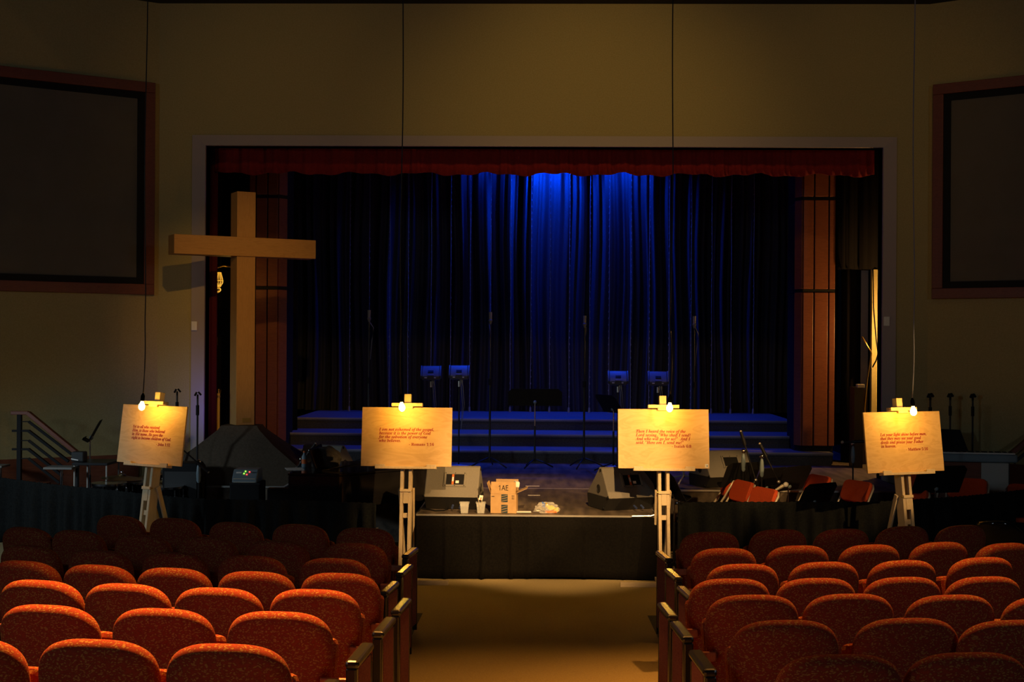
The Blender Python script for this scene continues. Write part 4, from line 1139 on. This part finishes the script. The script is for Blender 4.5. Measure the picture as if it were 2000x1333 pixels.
# little tables
def flat_stand(label, px, py, Y, w, br=.2):
    p = aty(px, py, Y)
    t = thing('keyboard_stool', label, 'small table', (p.x, Y, 0), 0, 'small tables behind the left drape')
    MB().box((0, .1, p.z - .014), (w, .26, .026)).build('top', 'table_grey', t, bevel=.004)
    MB().cyl((0, .1, .02), (0, .1, p.z - .026), .018, seg=10).build('post', 'chrome', t, smooth=True)
    MB().lathe([(br, 0), (br, .012), (.03, .04)], c=(0, .1, 0), seg=24).build('base', 'black_metal', t, smooth=True)
flat_stand('small grey-topped pedestal table left of the stair rail foot', 114, 913, 14.9, .34)
flat_stand('small pale-topped pedestal table cut by the left picture edge', -6, 910, 15.36, .14, .09)
p = aty(178, 904, 15.0)
t = thing('folding_table', 'black table with thin metal legs left of the leftmost sign', 'table', (p.x, 15.0, 0))
MB().box((0, .2, p.z - .015), (.42, .5, .03)).build('top', 'black_metal', t, bevel=.004)
for x in (-.19, .19):
    for y in (-.02, .42): MB().cyl((x, y, 0), (x, y, p.z - .03), .011, seg=8).build('leg', 'console_grey', t, smooth=True)
MB().cyl((-.19, -.02, .45), (.19, -.02, .45), .008, seg=8).build('crossbar', 'console_grey', t)
zt = p.z
q = aty(145, 893, 15.05)
t = thing('camera_bag', 'dark box with a pale strip at the foot of the stair rail', 'box', (q.x + .04, 15.05, zt))
MB().box((0, .06, .06), (.15, .14, .12)).build('body', 'speaker_black', t, bevel=.015)
o = MB().box((-.03, -.012, .03), (.085, .004, .012), (0, R(10), 0)).build('pale_strip', 'white_paper', t)
# stair rail
RY = 15.2
t = thing('stair_rail', 'dark stair railing with five bars sloping down at far left', 'railing', (aty(38, 860, RY).x, RY, 0))
B0 = Vector(t.location)
def rl(px, py): q = aty(px, py, RY); return q - B0
m = MB(); q = rl(38, 806); m.box((0, 0, q.z / 2), (.048, .048, q.z)); m.build('post', 'matte_black', t)
m = MB().bar(rl(22, 807), rl(56, 807), .05, .045, (0, 0, 1)); m.bar(rl(55, 807), rl(160, 893), .05, .075, (0, 1, 0)); m.build('handrail', 'frame_wood', t, bevel=.006)
for k, (py, wd_) in enumerate(((824, .022), (842, .05), (861, .022), (878, .05), (896, .022))):
    m = MB(); x0 = 24 if k % 2 else 40
    m.bar(rl(x0, py), rl(57, py), .03, wd_ * .5, (0, 0, 1)); m.bar(rl(56, py), rl(140 - k * 6, py + 64 - k * 4), .03, wd_ * .9, (0, 1, 0)); m.build('bar', 'matte_black', t)
m = MB(); q = rl(150, 888); m.box((q.x, 0, q.z / 2), (.045, .045, q.z)); m.build('post', 'black_metal', t)
# stage-side stair block that carries the rail
t = thing('stage_steps', 'dark side steps under the stair railing at far left', 'steps', (B0.x + .2, RY + .30, 0))
m = MB()
for k in range(3): m.box((-.15 + .25 * k, 0, (.66 - k * .165) / 2), (.25, .5, .66 - k * .165))
m.build('treads', 'dark_wood', t)

# ---------------------------------------------------------------- organ at right
OY = 15.7
t = thing('electric_organ', 'electric keyboard on a red-brown wood console at right', 'organ', (aty(1915, 930, OY).x, OY, 0), R(-8))
MB().box((-.30, .22, .495), (.62, .40, .99)).build('console', 'dark_wood', t, bevel=.006)
MB().box((.17, .22, .495), (.32, .42, .99)).build('side_panel', 'console_grey', t, bevel=.006)
MB().box((-.06, .2, 1.045), (.98, .42, .10)).build('keyboard_body', 'bluegrey_plastic', t, bevel=.02)
MB().box((-.06, .06, 1.105), (.92, .14, .016)).build('keys', 'white_keys', t)
for k in range(40):
    if k % 7 not in (2, 6): MB().box((-.50 + k * .0225, .10, 1.116), (.011, .085, .012)).build('black_key', 'matte_black', t)
MB().prism([(-.50, 0), (-.08, 0), (-.17, .27), (-.50, .28)], 0, .02, 'xz').build('music_desk', 'matte_black', t, loc=(0, .33, 1.10), rot=(R(-12), 0, 0))
t2 = thing('organ_rail', 'red-brown sloping wood handrail at the right edge behind the organ', 'railing', (aty(1990, 880, 15.9).x, 15.95, 0))
q = Vector(t2.location)
a, b = aty(1968, 892, 15.95) - q, aty(2030, 840, 15.95) - q
MB().bar(a, b, .05, .07, (0, 1, 0)).build('handrail', 'frame_wood', t2, bevel=.006)
MB().bar(aty(1980, 905, 15.95) - q, aty(2030, 862, 15.95) - q, .03, .04, (0, 1, 0)).build('bar', 'black_metal', t2)
for v in (a, b): MB().box((v.x, 0, v.z / 2), (.04, .04, v.z)).build('post', 'black_metal', t2)
# glossy black chair before the right drape
p = aty(1952, 1020, 12.3)
t = thing('glossy_chair', 'glossy black curved chair back before the right drape', 'chair', (p.x, 12.3, 0), R(-14))
m = MB(); rows = []
for j in range(9):
    v = j / 8; row = []
    for i in range(17):
        u = i / 16 * 2 - 1
        z = lerp(.42, p.z + .02, v) - (.10 * max(0, u) ** 2.2 + .03 * max(0, -u) ** 2) * v
        row.append((.215 * u * (1 - .08 * (v > .9)), .10 * u * u - .10 * v, z))
    rows.append(row)
m.grid(rows); m.build('back_shell', 'black_gloss', t, smooth='all', thick=.018)
MB().box((0, .2, .42), (.42, .42, .04)).build('seat', 'black_gloss', t, bevel=.015)
for x in (-.18, .18):
    for y in (.02, .38): MB().cyl((x, y, 0), (x, y, .40), .012, seg=8).build('leg', 'chrome', t, smooth=True)

# ---------------------------------------------------------------- wings
# right: dark flat and pale wall lit by a hidden work lamp
xa, xc, xb = aty(1683, 640, 19.0).x, aty(1701, 640, 18.8).x, aty(1720, 640, 18.6).x
o = MB().box(((xa + xc) / 2, 19.0, STAGE + 1.43), (xc - xa + .02, .04, 2.86), (0, 0, R(-20))).build('door_1', 'door_dark' if 'door_dark' in MATS else 'black_gloss'); struct(o, 'dark wing door catching lamp light at right', 'door')
principled('door_dark', (.10, .075, .05), .3); o.data.materials.clear(); o.data.materials.append(MATS['door_dark'])
o = MB().box((xc + .45, 18.95, STAGE + 1.43), (.9, .05, 2.86), (0, 0, R(14))).build('wall_wing', 'wall'); struct(o, 'pale wing wall lit warm by a hidden lamp at right', 'wall')
o = thing('hanging_cable', 'bent yellow cable hanging before the lit wing wall at right', 'cable', (aty(1690, 790, 18.4).x, 18.4, STAGE))
q = Vector(o.location)
MB().tube([aty(a, b, 18.4) - q for a, b in ((1690, 880), (1689, 800), (1694, 740), (1702, 690), (1692, 672), (1683, 658))], .012, 8).build('cable', 'brass', o, smooth='all')
MB().tube([aty(a, b, 18.4) - q for a, b in ((1705, 526), (1706, 600), (1712, 670), (1715, 690), (1711, 705), (1704, 718))], .010, 8).build('black_cable', 'matte_black', o, smooth='all')
t = thing('wing_cabinet', 'dark upright box with a pale top in the right wing', 'cabinet', (aty(1680, 770, 18.3).x, 18.3, STAGE))
zz = aty(1684, 757, 18.3).z - STAGE
MB().box((-.02, .15, zz / 2), (.12, .3, zz)).build('body', 'black_metal', t)
MB().box((.0, .0, zz + .02), (.10, .1, .05)).build('pale_top', 'console_grey', t, bevel=.005)
# left: pole, stick, caged work lamp
YL = 18.2
p = aty(417, 700, YL)
t = thing('wing_pole', 'dull yellow vertical pole in the left wing beside the red leg curtain', 'pole', (p.x, YL, STAGE))
zt_ = aty(417, 520, YL).z - STAGE
MB().cyl((0, 0, 0), (0, 0, zt_), .034, seg=12).build('tube', 'pole_yellow' if 'pole_yellow' in MATS else 'pine', t, smooth=True)
MB().tube([(.03, -.04, zt_ * .72), (.045, -.04, zt_ * .45), (.06, -.05, zt_ * .2), (.09, -.05, .02)], .008, 6).build('orange_cord', 'orange_label', t, smooth='all')
MB().box((.035, -.03, zt_ * .62), (.05, .05, .12)).build('coupling', 'brass', t, bevel=.008)
p = aty(430, 800, YL)
t = thing('yellow_stick', 'short bright yellow pole standing beside the cross in the left wing', 'pole', (p.x, YL - .1, STAGE))
zq = aty(430, 768, YL).z - STAGE
MB().cyl((0, 0, 0), (0, 0, zq), .021, seg=10).build('shaft', 'yellow_label', t, smooth=True)
MB().cyl((0, 0, zq - .06), (0, 0, zq - .03), .03, seg=10).build('ring', 'brass', t, smooth=True)
MB().cyl((0, 0, zq), (0, 0, zq + .06), .012, seg=10).build('tip', 'brass', t, smooth=True)
p = aty(428, 560, YL)
t = thing('wing_truss', 'thin yellowish crossbar high in the left wing above the cage lamp', 'bar', (aty(424, 520, YL).x, YL + .05, aty(424, 521, YL).z))
MB().tube([(-.15, 0, .01), (0, 0, -.01), (.08, 0, .015), (.2, 0, .0)], .012, 8).build('rod', 'brass', t, smooth='all')
MB().cyl((.04, 0, .0), (.04, 0, 1.6), .006, seg=6).build('hanger', 'matte_black', t)
t = thing('caged_work_lamp', 'yellow wire cage work lamp hanging in the left wing beside the cross', 'lamp', (p.x, YL, p.z))
m = MB()
for k in range(4):
    th = math.pi * k / 4
    for s_ in (-1, 1):
        m.tube([(s_ * .025 * math.cos(th), s_ * .025 * math.sin(th), .20), (s_ * .05 * math.cos(th), s_ * .05 * math.sin(th), .11), (s_ * .055 * math.cos(th), s_ * .055 * math.sin(th), .06), (s_ * .02 * math.cos(th), s_ * .02 * math.sin(th), .0)], .0045, 6)
for z, r in ((.20, .026), (.085, .056), (.0, .02)): m.tube([(r * math.cos(2 * math.pi * k / 16), r * math.sin(2 * math.pi * k / 16), z) for k in range(17)], .0045, 6)
m.build('cage', 'cage_glow', t, smooth='all')  # cage wires glow themselves in place of lamplight; no bulb inside
m = MB()
for k in range(3):
    th = k * 1.05; m.tube([(-.03 + .055 * math.cos(2 * math.pi * j / 12) , .055 * math.sin(2 * math.pi * j / 12) * math.cos(th), -.05 + .04 * math.sin(2 * math.pi * j / 12) * math.sin(th + .5)) for j in range(13)], .0045, 6)
m.build('lower_cage', 'cage_glow', t, smooth='all')
MB().cyl((0, 0, .2), (0, 0, .36), .004, seg=6).build('cord', 'matte_black', t)
p = aty(445, 700, 19.0)
t = thing('wing_cabinet', 'black equipment cabinet in the left wing behind the cross', 'cabinet', (aty(432, 700, 19.2).x, 19.2, STAGE))
MB().box((0, .2, 1.4), (.5, .4, 2.8)).build('body', 'black_cloth', t)
m = MB(); m.tube([(-.0, -.03, 1.02), (-.02, -.04, .9), (.0, -.04, .82)], .012, 6); m.build('coiled_lead', 'brass', t, smooth='all')
# switch plates on the trim
for px, py, nm in ((380, 637, 'left'), (1731, 628, 'right')):
    p = aty(px, py, PY - .04)
    t = thing('wall_switch', 'small white switch plate on the %s stage trim' % nm, 'switch', (p.x, PY - .04, p.z), 0, 'switch plates')
    MB().box((0, -.012, 0), (.075, .022, .12)).build('plate', 'white_paper', t, bevel=.004)
    MB().box((0, -.025, 0), (.02, .008, .035)).build('toggle', 'white_paper', t)
# stand base visible on the main stage behind the right easel
p = atz(1335, 943, STAGE)
t = thing('microphone_stand', 'grey stand with spread feet on the main stage behind the right easel', 'microphone stand', (p.x, max(p.y, 15.7), STAGE))
tripod(t, .30, .09, 'console_grey', .2)
MB().cyl((0, 0, .06), (0, 0, .75), .013, seg=10).build('tube', 'console_grey', t, smooth=True)
# tilted tray fitting behind the right floor monitor
p = aty(1245, 920, 14.3)
t = thing('tilting_bracket', 'pale tilting bracket on a chrome post behind the right floor monitor', 'bracket', (p.x, 14.35, STAGE))
hz = aty(1250, 912, 14.3).z - STAGE
MB().cyl((.03, 0, 0), (.03, 0, hz), .016, seg=10).build('post', 'chrome', t, smooth=True)
MB().bar((-.10, 0, hz - .02), (.03, 0, hz + .05), .03, .02, (0, 1, 0)).build('arm', 'cream_metal', t)
MB().cyl((.03, 0, 0), (.03, 0, .015), .1, seg=16).build('base', 'black_metal', t, smooth=True)
# hi-hat style chrome stand by right easel
p = aty(1332, 1060, 13.8)
t = thing('chrome_stand', 'short chrome clamp stand beside the right easel at the drape end', 'stand', (p.x - .03, 13.85, 0))
MB().cyl((0, 0, .02), (0, 0, .72), .012, seg=10).build('tube', 'chrome', t, smooth=True)
m = MB(); m.ball((0, 0, .55), .03, seg=10); m.cyl((-.05, 0, .70), (.05, 0, .70), .018, seg=10); m.build('clamp', 'chrome', t, smooth='all')
MB().ball((0, 0, .50), .02, seg=8).build('knob', 'brass', t, smooth='all')
tripod(t, .16, .10, 'chrome', .9)
